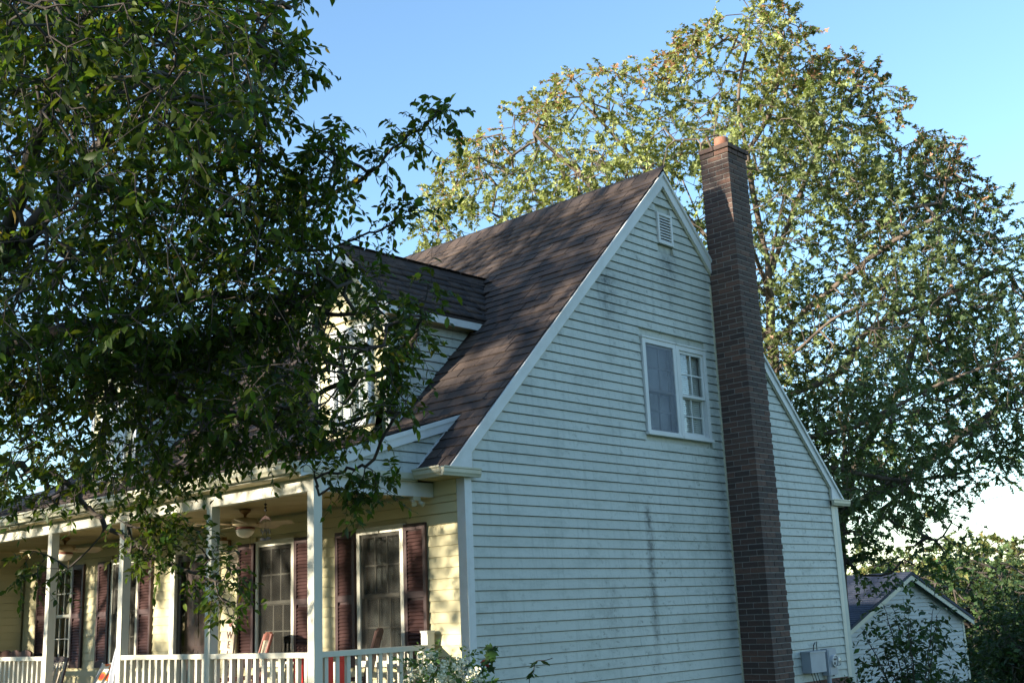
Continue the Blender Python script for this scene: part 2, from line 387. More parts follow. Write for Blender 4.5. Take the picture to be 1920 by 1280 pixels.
# --- gable wall: core behind the boards, then every board
gw = MB()
def gable_strip(y0, y1, zlo, zhi=None, xa=-0.12, xb=-0.022):
    ys = [y0, y1] if not (y0 < YM < y1) else [y0, YM, y1]
    top = [(xa, y, min(roof_z(y) - 0.09, zhi) if zhi else roof_z(y) - 0.09) for y in ys]
    pts = [(xa, y0, zlo), (xa, y1, zlo)] + top[::-1]
    gw.prism(pts, (xb - xa, 0, 0))
gable_strip(0.0, GW[0], 0.0); gable_strip(GW[1], D, 0.0)
gw.box(-0.12, -0.022, GW[0], GW[1], 0.0, GW[2]); gable_strip(GW[0], GW[1], GW[3])
gable = gw.build('wall', 'siding', house)
tag(gable, 'weathered clapboard gable wall streaked with mildew')
RAKE_IN = 3.395
k = 24
while True:
    z0 = 2.3 + (10 - k) * EX; z1 = z0 + EX + 0.004
    if z0 > 6.98: break
    f = lambda z: max(0.066, (z - RAKE_IN) / SL)
    lo0, lo1 = f(z0), f(z1); hi0, hi1 = D - lo0, D - lo1
    holes = []
    if z1 > GW[2] - 0.03 and z0 < GW[3] + 0.03: holes = [(GW[0] - 0.02, GW[1] + 0.02)]
    if z1 > 6.15 and z0 < 6.57: holes = [(3.41, 3.72)]
    for (a, b) in spans(lo0, hi0, holes):
        b0 = max(a, lo1) if a == lo0 else a
        b1 = min(b, hi1) if b == hi0 else b
        if a == lo0: b0 = lo1
        if b == hi0: b1 = hi1
        if b1 - b0 < 0.0: b0 = b1 = (b0 + b1) / 2
        if b - a > 2.6 and b1 - b0 > 2.4:                 # two lengths lapped end to end
            q = a + (b - a) * random.uniform(0.3, 0.7)
            lap(gable, 'siding_board', (0, 0, 0), (0, 1, 0), (1, 0, 0), z0, z1, a, q, b0, q, 'siding'); lap(gable, 'siding_board', (0.0012, 0, random.uniform(-0.002, 0.002)), (0, 1, 0), (1, 0, 0), z0, z1, q - 0.012, b, q - 0.012, b1, 'siding')
        else: lap(gable, 'siding_board', (0, 0, 0), (0, 1, 0), (1, 0, 0), z0, z1, a, b, b0, b1, 'siding')
    k -= 1
# foundation
MB().box(XL, -0.008, 0.012, D - 0.01, -0.9, 0.876).build('foundation', 'found', house)
# corner boards
MB().box(-0.085, 0.024, -0.024, 0.001, 0.80, 3.14).box(0.0005, 0.0245, 0.0012, 0.068, 0.86, 3.14).build('corner_board', 'trim', house)
MB().box(0.0005, 0.024, D - 0.072, D + 0.02, 0.86, 3.14).box(-0.09, 0.0002, D + 0.0005, D + 0.02, 0.86, 3.14).build('corner_board', 'trim_cream', house)
# back and far walls
MB().box(XL, -0.12, D - 0.12, D, 0.0, 3.4).build('wall', 'siding_front', house)
fw2 = MB(); fw2.prism([(XL, 0, 0), (XL, D, 0), (XL, D, roof_z(D) - 0.09), (XL, YM, roof_z(YM) - 0.09), (XL, 0, roof_z(0) - 0.09)], (0.12, 0, 0)); fw2.build('wall', 'siding_front', house)
# dark room shell: upper floor, a back partition
MB().box(XL + 0.13, -0.13, 0.13, D - 0.13, 3.28, 3.40).build('upper_floor', 'room', house)
MB().box(XL + 0.13, -0.13, 2.6, 2.7, 0.9, 3.27).build('partition', 'room', house)
MB().box(-2.6, -2.5, 2.3, 4.8, 3.41, 5.4).build('partition', 'room', house)

# --- front wall
fw = MB()
openings = [(a, b, FWZ[0], FWZ[1]) for a, b in FW] + [DOOR]
ox = sorted(openings, key=lambda o: o[0])
cur = XL
for a, b, z0, z1 in ox:
    fw.box(cur, a, 0.022, 0.12, 0.0, 3.42); fw.box(a, b, 0.022, 0.12, 0.0, z0); fw.box(a, b, 0.022, 0.12, z1, 3.42); cur = b
fw.box(cur, -0.125, 0.022, 0.12, 0.0, 3.42)
front = fw.build('wall', 'siding_front', house); tag(front, 'cream clapboard front wall under the porch roof')
z = 0.80
while z < 2.98:
    z1 = min(z + EX + 0.004, 3.02)
    holes = [(a - 0.035, b + 0.035) for a, b, q0, q1 in openings if z1 > q0 - 0.03 and z < q1 + 0.03]
    for a, b in spans(XL + 0.05, -0.087, holes):
        lap(front, 'siding_board', (0, 0, 0), (1, 0, 0), (0, -1, 0), z, z1, a, b, a, b, 'siding_front')
    z += EX

# --- windows
def window(parent, O, U, Nn, w, h, cols=3, rows=2, screen=None, blind=False, sash_mat='trim', casing=0.05, meet=0.5, label=None, halves=None):
    # O lower-left corner of the opening seen from outside, U to the right, Nn outward
    O = np.asarray(O, float); U = np.asarray(U, float); Nn = np.asarray(Nn, float); Z = np.array([0, 0, 1.0])
    def bx(mb, u0, u1, n0, n1, z0, z1):
        P = [O + U * u + Nn * n + Z * zz for zz in (z0, z1) for (u, n) in ((u0, n0), (u1, n0), (u1, n1), (u0, n1))]
        fs = [(0, 3, 2, 1), (4, 5, 6, 7), (0, 1, 5, 4), (1, 2, 6, 5), (2, 3, 7, 6), (3, 0, 4, 7)]
        if np.dot(np.cross(U, Nn), Z) < 0: fs = [f[::-1] for f in fs]
        mb.add(P, fs); return mb
    fr = MB(); c = casing
    bx(fr, -c, 0.012, -0.06, 0.034, -0.012, h + c); bx(fr, w - 0.012, w + c, -0.06, 0.034, -0.012, h + c)
    bx(fr, 0.0125, w - 0.0125, -0.06, 0.0335, h - 0.012, h + c - 0.0005); bx(fr, 0.0125, w - 0.0125, -0.06, 0.033, -0.0115, 0.012)
    bx(fr, -c - 0.012, w + c + 0.012, -0.02, 0.055, -0.045, -0.0125); bx(fr, -c - 0.012, w + c + 0.012, 0.0, 0.046, h + c, h + c + 0.018)
    frame = fr.build('window', sash_mat, parent)
    if label: tag(frame, label)
    zm = h * meet; s = 0.035
    for zi, (a, b, n0) in enumerate(((0.012, zm + 0.012, -0.045), (zm - 0.012, h - 0.012, -0.012))):
        sm = MB(); u0, u1 = 0.0135, w - 0.0135; n1 = n0 + 0.028
        bx(sm, u0, u0 + s, n0, n1, a, b); bx(sm, u1 - s, u1, n0, n1, a, b)
        bx(sm, u0 + s, u1 - s, n0, n1, a, a + s); bx(sm, u0 + s, u1 - s, n0, n1, b - s, b)
        g0, g1, h0, h1 = u0 + s, u1 - s, a + s, b - s
        mt = 0.016
        for i in range(1, cols): uu = g0 + (g1 - g0) * i / cols; bx(sm, uu - mt / 2, uu + mt / 2, n0 + 0.008, n1 - 0.004, h0, h1)
        for i in range(1, rows): zz = h0 + (h1 - h0) * i / rows; bx(sm, g0, g1, n0 + 0.0085, n1 - 0.0045, zz - mt / 2, zz + mt / 2)
        sm.build('sash', sash_mat, frame)
        pm = MB(); pw, ph = (g1 - g0) / cols - 0.012, (h1 - h0) / rows - 0.012
        bx(pm, 0, pw, -0.0015, 0.0015, 0, ph); 
        for q in range(len(pm.v)): pm.v[q] = tuple(np.asarray(pm.v[q]) - O)
        me = pm.mesh('pane', 'glass')
        for i in range(cols):
            for jx in range(rows):
                q = O + U * (g0 + (g1 - g0) * i / cols + 0.006) + Nn * (n0 + 0.014) + Z * (h0 + (h1 - h0) * jx / rows + 0.006)
                link('pane', me, frame).location = q
    if blind:
        bm = MB(); zz = 0.03; 
        while zz < h - 0.03:
            P0 = O + U * 0.03 + Nn * -0.052 + Z * zz; P1 = O + U * (w - 0.03) + Nn * -0.052 + Z * zz
            P2 = P1 + Nn * -0.014 + Z * 0.026; P3 = P0 + Nn * -0.014 + Z * 0.026
            bm.add([P0, P1, P2, P3], [(0, 1, 2, 3)]); zz += 0.025
        tag(bm.build('blind', 'blind', frame), kind='stuff')
    if screen:
        sc_ = MB(); bx(sc_, 0.014, w - 0.014, 0.019, 0.0205, 0.014, h - 0.014); sc_.build('insect_screen', screen, frame)
    return frame
MB().box(0.003, 0.0375, 3.583, 3.597, GW[2] + 0.0, GW[3] - 0.0).build('mullion', 'trim', house)
# gable window: two units side by side, the first behind an insect screen
mull = 3.59
g1 = window(house, (0.0, GW[0] + 0.04, GW[2] + 0.03), (0, 1, 0), (1, 0, 0), mull - 0.05 - GW[0] - 0.04, GW[3] - GW[2] - 0.08, 2, 2, 'screen', False, 'trim', 0.045, 0.46, 'sash window behind a hazy blue-grey insect screen')
g2 = window(house, (0.0, mull + 0.05, GW[2] + 0.03), (0, 1, 0), (1, 0, 0), GW[1] - 0.05 - mull - 0.05, GW[3] - GW[2] - 0.08, 2, 2, None, True, 'trim', 0.045, 0.46, 'white sash window with blinds beside the screened one')
cu = MB()
for i in range(7):
    y0 = GW[0] + 0.07 + i * 0.078
    cu.prism([(-0.09, y0, GW[2] + 0.05), (-0.12, y0 + 0.04, GW[2] + 0.05), (-0.09, y0 + 0.08, GW[2] + 0.05), (-0.095, y0 + 0.08, GW[2] + 0.05), (-0.125, y0 + 0.04, GW[2] + 0.05), (-0.095, y0, GW[2] + 0.05)], (0, 0, GW[3] - GW[2] - 0.1))
cu.build('curtain', 'curtain', g1)
for i, (a, b) in enumerate(FW):
    window(house, (a + 0.045, 0.0, FWZ[0] + 0.02), (1, 0, 0), (0, -1, 0), b - a - 0.09, FWZ[1] - FWZ[0] - 0.08, 3, 2, 'screen_dark' if i < 3 else None, i == 0, 'trim_cream', 0.036)
# shutters
def shutter_meshes():
    w, h = 0.31, 1.345
    f = MB(); s = 0.042
    f.box(0, s, -0.03, 0, 0, h); f.box(w - s, w, -0.03, 0, 0, h); f.box(s, w - s, -0.029, 0, 0, 0.08); f.box(s, w - s, -0.029, 0, h - 0.06, h); f.box(s, w - s, -0.029, 0, h * 0.5 - 0.03, h * 0.5 + 0.03)
    f.box(s, w - s, -0.006, 0, 0.08, h * 0.5 - 0.03); f.box(s, w - s, -0.006, 0, h * 0.5 + 0.03, h - 0.06)
    l = MB()
    for z0, z1 in ((0.08, h * 0.5 - 0.03), (h * 0.5 + 0.03, h - 0.06)):
        zz = z0 + 0.004
        while zz < z1 - 0.02:
            l.add([(s, -0.027, zz), (w - s, -0.027, zz), (w - s, -0.007, zz + 0.030), (s, -0.007, zz + 0.030), (s, -0.024, zz - 0.005), (w - s, -0.024, zz - 0.005), (w - s, -0.0065, zz + 0.024), (s, -0.0065, zz + 0.024)],
                  [(0, 1, 2, 3), (4, 7, 6, 5), (0, 4, 5, 1)]); zz += 0.036
    return f.mesh('shutter', 'shutter'), l.mesh('louvres', 'shutter')
SHM, LVM = shutter_meshes()
for a, b in FW:
    for x in (a - 0.325, b + 0.015):
        o = link('shutter', SHM, house); o.location = (x, -0.018, 1.42)
        tag(link('louvres', LVM, o), kind='stuff')
# front door behind a dark storm door
dm = MB(); dm.box(DOOR[0] - 0.10, DOOR[0] + 0.01, -0.045, 0.03, 0.80, DOOR[3] + 0.02).box(DOOR[1] - 0.01, DOOR[1] + 0.10, -0.045, 0.03, 0.80, DOOR[3] + 0.02).box(DOOR[0] - 0.12, DOOR[1] + 0.12, -0.05, 0.03, DOOR[3] + 0.02, DOOR[3] + 0.16)
door = dm.build('door_frame', 'trim_cream', house)
MB().box(DOOR[0] + 0.02, DOOR[1] - 0.02, 0.06, 0.10, 0.80, DOOR[3]).box(DOOR[0] + 0.12, -4.6, 0.052, 0.06, 1.0, 1.6).box(-4.52, DOOR[1] - 0.12, 0.052, 0.06, 1.0, 1.6).box(DOOR[0] + 0.12, -4.6, 0.052, 0.06, 1.75, 2.55).box(-4.52, DOOR[1] - 0.12, 0.052, 0.06, 1.75, 2.55).build('door', 'shutter', house)
sd = MB(); s = 0.07
sd.box(DOOR[0] + 0.015, DOOR[0] + 0.015 + s, -0.012, 0.02, 0.81, DOOR[3]).box(DOOR[1] - 0.015 - s, DOOR[1] - 0.015, -0.012, 0.02, 0.81, DOOR[3]).box(DOOR[0] + 0.085, DOOR[1] - 0.085, -0.0115, 0.0195, DOOR[3] - s, DOOR[3] - 0.001).box(DOOR[0] + 0.085, DOOR[1] - 0.085, -0.0115, 0.0195, 0.815, 1.05)
sdo = sd.build('storm_door', 'black', house)
MB().box(DOOR[0] + 0.086, DOOR[1] - 0.086, 0.0, 0.003, 1.051, DOOR[3] - s - 0.001).build('pane', 'glass', sdo)
MB().tube([(DOOR[1] - 0.06, -0.02, 1.72), (DOOR[1] - 0.06, -0.06, 1.74), (DOOR[1] - 0.06, -0.06, 1.86), (DOOR[1] - 0.06, -0.02, 1.88)], 0.01, 6).build('handle', 'brass', sdo)

# --- gable vent
v0, v1, vz0, vz1 = 3.415, 3.715, 6.165, 6.56
vm = MB(); s = 0.032
vm.box(0.002, 0.035, v0, v0 + s, vz0, vz1).box(0.002, 0.035, v1 - s, v1, vz0, vz1).box(0.002, 0.0345, v0 + s, v1 - s, vz0, vz0 + s).box(0.002, 0.0345, v0 + s, v1 - s, vz1 - s, vz1).box(-0.0005, 0.004, v0 + s, v1 - s, vz0 + s, vz1 - s, 1)
vent = vm.build('vent', ['trim', 'dark'], house)
sm = MB(); sm.add([(0.031, v0 + s, 0), (0.031, v1 - s, 0), (0.006, v1 - s, 0.03), (0.006, v0 + s, 0.03), (0.031, v0 + s, -0.007), (0.031, v1 - s, -0.007), (0.006, v1 - s, 0.022), (0.006, v0 + s, 0.022)], [(0, 1, 2, 3), (4, 7, 6, 5), (0, 4, 5, 1), (2, 6, 7, 3)])
me = sm.mesh('slat', 'trim')
for i in range(9): link('slat', me, vent).location = (0, 0, vz0 + s + 0.008 + i * 0.0365)

# --- rake boards
def rake(mirror):
    Y = (lambda y: D - y) if mirror else (lambda y: y)
    r = MB()
    prof = [(-0.24, 3.223), (0.062, 3.223), (0.062, 3.372), (YM, RZ0 + SL * YM - 0.20), (YM, RZ0 + SL * YM - 0.012), (-0.24, RZ0 - 0.24 * SL - 0.012)]
    r.prism([(0.0255, Y(y), z) for y, z in prof], (0.024, 0, 0))
    o = r.build('rake_board', 'trim', house)
    MB().prism([(0.050, Y(y), z) for y, z in [(-0.25, RZ0 - 0.25 * SL - 0.055), (YM, RZ0 + SL * YM - 0.055), (YM, RZ0 + SL * YM - 0.010), (-0.25, RZ0 - 0.25 * SL - 0.010)]], (0.020, 0, 0)).build('edge_strip', 'trim', o)
    MB().prism([(0.019, Y(y), z) for y, z in [(0.064, 3.2), (0.085, 3.2), (0.085, 3.37), (YM, RZ0 + SL * YM - 0.227), (YM, RZ0 + SL * YM - 0.2005), (0.064, 3.3715)]], (0.012, 0, 0)).build('inner_channel', 'gutter', o)
rake(False); rake(True)

# --- chimney: every brick
CH = house
CX0, CX1, CY0, CY1, CZ0, CZ1 = 0.022, 0.442, 4.49, 4.93, 0.2, 7.50
core = MB().box(CX0 + 0.002, CX1 - 0.006, CY0 + 0.006, CY1 - 0.006, -0.8, CZ1 + 0.11)
chim = core.build('chimney', 'mortar', house); tag(chim, 'tall dark red brick chimney stack')
BR = {}
def brick_mesh(sx, sy, sz):
    key = (round(sx, 3), round(sy, 3), round(sz, 3))
    if key not in BR:
        c = 0.004; m = MB(); hx, hy, hz = sx / 2, sy / 2, sz / 2
        ring = lambda zz, q: [(-hx + q, -hy + q, zz), (hx - q, -hy + q, zz), (hx - q, hy - q, zz), (-hx + q, hy - q, zz)]
        vs = ring(-hz, c) + ring(-hz + c, 0) + ring(hz - c, 0) + ring(hz, c)
        fs = [(3, 2, 1, 0), (12, 13, 14, 15)]
        for l in range(3):
            for i in range(4): j = (i + 1) % 4; fs.append((l * 4 + i, l * 4 + j, l * 4 + 4 + j, l * 4 + 4 + i))
        m.add(vs, fs); BR[key] = m.mesh('brick', 'brick')
    return BR[key]
bricks = []                                           # centre, size, visible?
CO, BH, BD, MJ = 0.0677, 0.057, 0.092, 0.0105
nc = int((CZ1 - CZ0) / CO)
for c in range(nc):
    z0 = CZ1 - (c + 1) * CO + MJ / 2; zc = z0 + BH / 2
    odd = c % 2
    # -Y face runs from the outer corner inwards
    if odd: xs = [(CX1 - 0.203, CX1), (CX0, CX1 - 0.203 - MJ)]
    else: xs = [(CX1 - BD, CX1), (CX1 - BD - MJ - 0.203, CX1 - BD - MJ), (CX0, CX1 - BD - 2 * MJ - 0.203)]
    for i, (a, b) in enumerate(xs):
        corner = i == 0
        dy = (BD if odd else 0.203) if corner else BD
        bricks.append(((a + b) / 2, CY0 + dy / 2, zc, b - a, dy, BH, True))
    y0 = CY0 + (BD if odd else 0.203) + MJ
    ys = []
    while y0 < CY1 - 0.03:
        y1 = min(y0 + 0.203, CY1)
        ys.append((y0, y1)); y0 = y1 + MJ
    for a, b in ys: bricks.append((CX1 - BD / 2, (a + b) / 2, zc, BD, b - a, BH, True))
    # back face
    bricks.append(((CX0 + CX1 - BD - MJ) / 2, CY1 - BD / 2, zc, CX1 - BD - MJ - CX0, BD, BH, False))
# corbelled cap: two courses, each a little prouder
for c in range(2):
    e = 0.012 + 0.014 * c; z0 = CZ1 + c * CO + MJ / 2; zc = z0 + BH / 2
    for i in range(2):
        w = (CX1 + e - CX0 - MJ) / 2
        xc = CX0 + w / 2 + i * (w + MJ)
        bricks.append((xc, CY0 - e + BD / 2, zc, w, BD, BH, True)); bricks.append((xc, CY1 + e - BD / 2, zc, w, BD, BH, False))
    w = (CY1 - CY0 + 2 * e - 2 * BD - 3 * MJ) / 2
    for i in range(2): bricks.append((CX1 + e - BD / 2, CY0 - e + BD + MJ + w / 2 + i * (w + MJ), zc, BD, w, BH, True))
vis = [b for b in bricks if b[6]]
vis.sort(key=lambda b: to_px((b[0], b[1], b[2]))[2] + (100 if to_px((b[0], b[1], b[2]))[1] > 1290 else 0))
sel = set(id(b) for b in vis[:int(300)])
rest = MB()
for b in bricks:
    j = [random.uniform(-0.0015, 0.0015) for _ in range(3)]
    rot = Matrix.Rotation(random.uniform(-0.006, 0.006), 4, 'Z')
    me = brick_mesh(*b[3:6])
    if id(b) in sel:
        link('brick', me, chim, Matrix.Translation((b[0] + j[0], b[1] + j[1], b[2])) @ rot)
    else:
        rest.add([(b[0] + j[0] + v.co.x, b[1] + j[1] + v.co.y, b[2] + v.co.z) for v in me.vertices], [tuple(p.vertices) for p in me.polygons])
tag(rest.build('remaining_bricks', 'brick', chim), kind='stuff')
MB().box(CX0 + 0.03, CX1 - 0.01, CY0 + 0.01, CY1 - 0.01, CZ1 + 2 * CO - 0.02, CZ1 + 2 * CO + 0.012).build('mortar_crown', 'brick', chim)
fl = MB(); n = 20; cx, cy = 0.225, 4.715
fl.tube_prof((cx, cy, CZ1 + 2 * CO + 0.015), [(0.095, 0), (0.095, 0.155), (0.088, 0.165), (0.076, 0.163), (0.076, 0.02)], n, 0)
fl.build('flue_tile', 'terracotta', chim, True)
# pale trim strip where the boards stop against the bricks
MB().box(0.004, 0.026, CY0 - 0.022, CY0 - 0.003, 0.87, 5.82).box(0.004, 0.026, CY1 + 0.003, CY1 + 0.02, 0.87, 5.4).build('chimney_trim', 'gutter', house)

# --- roofs
TH = math.atan(SL); EXP = 0.143
roof = MB()
def slab(mb, pts, t=0.05, mi=0):           # pts on the top surface; thickness downwards
    mb.prism(pts, (0, 0, -t), mi)
XR = 0.056
slab(roof, [(XL - 0.15, -0.245, roof_z(-0.245) - 0.012), (XR - 0.004, -0.245, roof_z(-0.245) - 0.012), (XR - 0.004, YM, roof_z(YM) - 0.012), (XL - 0.15, YM, roof_z(YM) - 0.012)], 0.03)
slab(roof, [(XL - 0.15, D + 0.25, roof_z(-0.25) - 0.002), (XR, D + 0.25, roof_z(-0.25) - 0.002), (XR, YM + 0.002, roof_z(YM) - 0.002), (XL - 0.15, YM + 0.002, roof_z(YM) - 0.002)], 0.04)
roof_o = roof.build('roof', 'shingle', house); tag(roof_o, 'steep brown asphalt shingle roof dappled with sun')
def tab_mesh(w, L):                        # a shingle tab, butt edge at y = 0, lying along +y, normal +z
    m = MB(); L2 = L + 0.02
    m.add([(0, 0, 0.0), (w, 0, 0.0), (w, 0, 0.014), (0, 0, 0.014), (0, L2, -0.003), (w, L2, -0.003), (w, L2, 0.001), (0, L2, 0.001)],
          [(0, 1, 2, 3), (3, 2, 6, 7), (0, 3, 7, 4), (1, 5, 6, 2), (4, 7, 6, 5)])
    return m
TABS = {}
def tabm(w):
    k_ = round(w, 2)
    if k_ not in TABS: TABS[k_] = tab_mesh(k_ - 0.005, EXP).mesh('shingle', 'shingle')
    return TABS[k_]
def lay(origin, U, S, width, length, clip=None):
    # rows of tabs over a roof plane: origin lower-left of the eave, U along the eave, S up the slope; returns list of (matrix, w, centre)
    U = np.asarray(U, float); S = np.asarray(S, float); Nn = np.cross(U, S)
    out = []
    rows = int(math.ceil(length / EXP))
    for r in range(rows):
        x = -random.uniform(0, 0.3)
        while x < width:
            w = random.choice((0.16, 0.20, 0.24, 0.30, 0.34))
            a, b = max(x, 0), min(x + w, width)
            x += w
            if b - a < 0.03: continue
            L = min(EXP, length - r * EXP)
            P = np.asarray(origin) + U * a + S * (r * EXP) + Nn * random.choice((0.0, 0.0, 0.004, 0.006))
            Cc = P + U * (b - a) / 2 + S * EXP / 2
            if clip is not None and not clip(Cc, b - a): continue
            out.append((np.array([[U[0], S[0], Nn[0], P[0]], [U[1], S[1], Nn[1], P[1]], [U[2], S[2], Nn[2], P[2]], [0, 0, 0, 1]]), b - a, Cc))
    return out
cth, sth = math.cos(TH), math.sin(TH)
DORM = [(-2.59, -1.37), (-7.82, -6.60)]
YD = 0.29
DR = 5.94
def shed_z(y): return 3.73 + 0.306 * y
def main_clip(c, w):
    if c[0] + w / 2 < -0.37 and c[1] < 0.30: return False
    for a, b in DORM:
        if a < c[0] - w / 2 and c[0] + w / 2 < b and c[1] < 1.6: return False
        mid = (a + b) / 2
        zr = DR - 1.02 * abs(c[0] - mid)
        if c[2] < zr - 0.02 and c[1] > 0.3 and abs(c[0] - mid) < (b - a) / 2 + 0.0 and c[1] < 2.4: return False
    return True
main_tabs = lay((XL - 0.15, -0.25, roof_z(-0.25)), (1, 0, 0), (0, cth, sth), XR - XL + 0.15, (YM + 0.25) / cth, main_clip)
shed_th = math.atan(0.306)
shed_tabs = lay((XL - 0.3, -1.63, shed_z(-1.63)), (1, 0, 0), (0, math.cos(shed_th), math.sin(shed_th)), -0.35 - XL + 0.3, 2.03 / math.cos(shed_th))
def tri_add(V, F, Mx, w, base):
    q = tabm(w)
    co = np.array([v.co for v in q.vertices]); co = co @ Mx[:3, :3].T + Mx[:3, 3]
    V.append(co)
    for p in q.polygons: F.append([i + base for i in p.vertices])
    return base + len(co)
tabs = sorted(main_tabs, key=lambda t: to_px(t[2])[2])
V, F, base = [], [], 0
for i, (Mx, w, c) in enumerate(tabs):
    if i < 300: link('shingle', tabm(w), roof_o, Matrix(Mx.tolist()))
    else: base = tri_add(V, F, Mx, w, base)
me = fast_mesh('remaining_shingles', np.concatenate(V), F, 'shingle'); tag(link('remaining_shingles', me, roof_o), kind='stuff')
# ridge caps
rc = MB(); rc.prism([(0, -0.13, -0.128), (0, 0, 0.012), (0, 0.13, -0.128), (0, 0.13, -0.138), (0, 0, 0.0), (0, -0.13, -0.138)], (0.30, 0, 0.0))
rcm = rc.mesh('ridge_cap', 'shingle')
x = XR - 0.29
while x > XL - 0.3:
    link('ridge_cap', rcm, roof_o, Matrix.Translation((x, YM, roof_z(YM) + 0.012)) @ Matrix.Rotation(-0.035, 4, 'Y')); x -= 0.21

# porch roof
sh = MB()
slab(sh, [(XL - 0.3, -1.62, shed_z(-1.62) - 0.012), (-0.352, -1.62, shed_z(-1.62) - 0.012), (-0.352, 0.37, shed_z(0.37) - 0.012), (XL - 0.3, 0.37, shed_z(0.37) - 0.012)], 0.03)
pr = sh.build('porch_roof', 'shingle', house)
V, F, base = [], [], 0
for Mx, w, c in shed_tabs: base = tri_add(V, F, Mx, w, base)
tag(link('shingles', fast_mesh('shingles', np.concatenate(V), F, 'shingle'), pr), kind='stuff')
rk = MB().prism([(-0.375, y, zz) for y, zz in [(-1.62, shed_z(-1.62) - 0.135), (0.21, shed_z(0.21) - 0.135), (0.335, shed_z(0.335) - 0.012), (-1.62, shed_z(-1.62) - 0.012)]], (0.022, 0, 0)).build('rake_board', 'trim', house)
MB().prism([(-0.3525, y, zz) for y, zz in [(-1.63, shed_z(-1.63) - 0.055), (0.29, shed_z(0.29) - 0.055), (0.335, shed_z(0.335) - 0.01), (-1.63, shed_z(-1.63) - 0.01)]], (0.012, 0, 0)).build('edge_strip', 'trim', rk)
# little siding wall under the porch roof's end
ck = MB().prism([(-0.46, -1.45, 3.17), (-0.46, -0.30, 3.17), (-0.46, 0.30, shed_z(0.3) - 0.03), (-0.46, -1.45, shed_z(-1.45) - 0.03)], (0.038, 0, 0)).build('wall', 'siding', house)
z = 3.205
while z < 3.72:
    z1 = z + EX + 0.004
    lo = lambda q: max(-1.45, (q - 3.61) / 0.306); hi = lambda q: (q - RZ0) / SL - 0.025
    if hi(z) - lo(z) > 0.03: lap(ck, 'siding_board', (-0.40, 0, 0), (0, 1, 0), (1, 0, 0), z, z1, lo(z), hi(z), min(lo(z1), hi(z1) - 0.01), hi(z1), 'siding')
    z += EX
MB().prism([(-0.399, y, zz) for y, zz in [(-0.30, 3.205), (-0.262, 3.205), (0.24, roof_z(0.24) - 0.0 + 0.02), (0.20, roof_z(0.2) + 0.03)]], (0.03, 0, 0)).build('flashing', 'flash', house)
MB().box(-0.47, -0.345, -1.60, -0.262, 3.142, 3.20).box(-0.47, -0.36, -1.60, -0.264, 3.125, 3.1415).build('ledge', 'gutter', house)

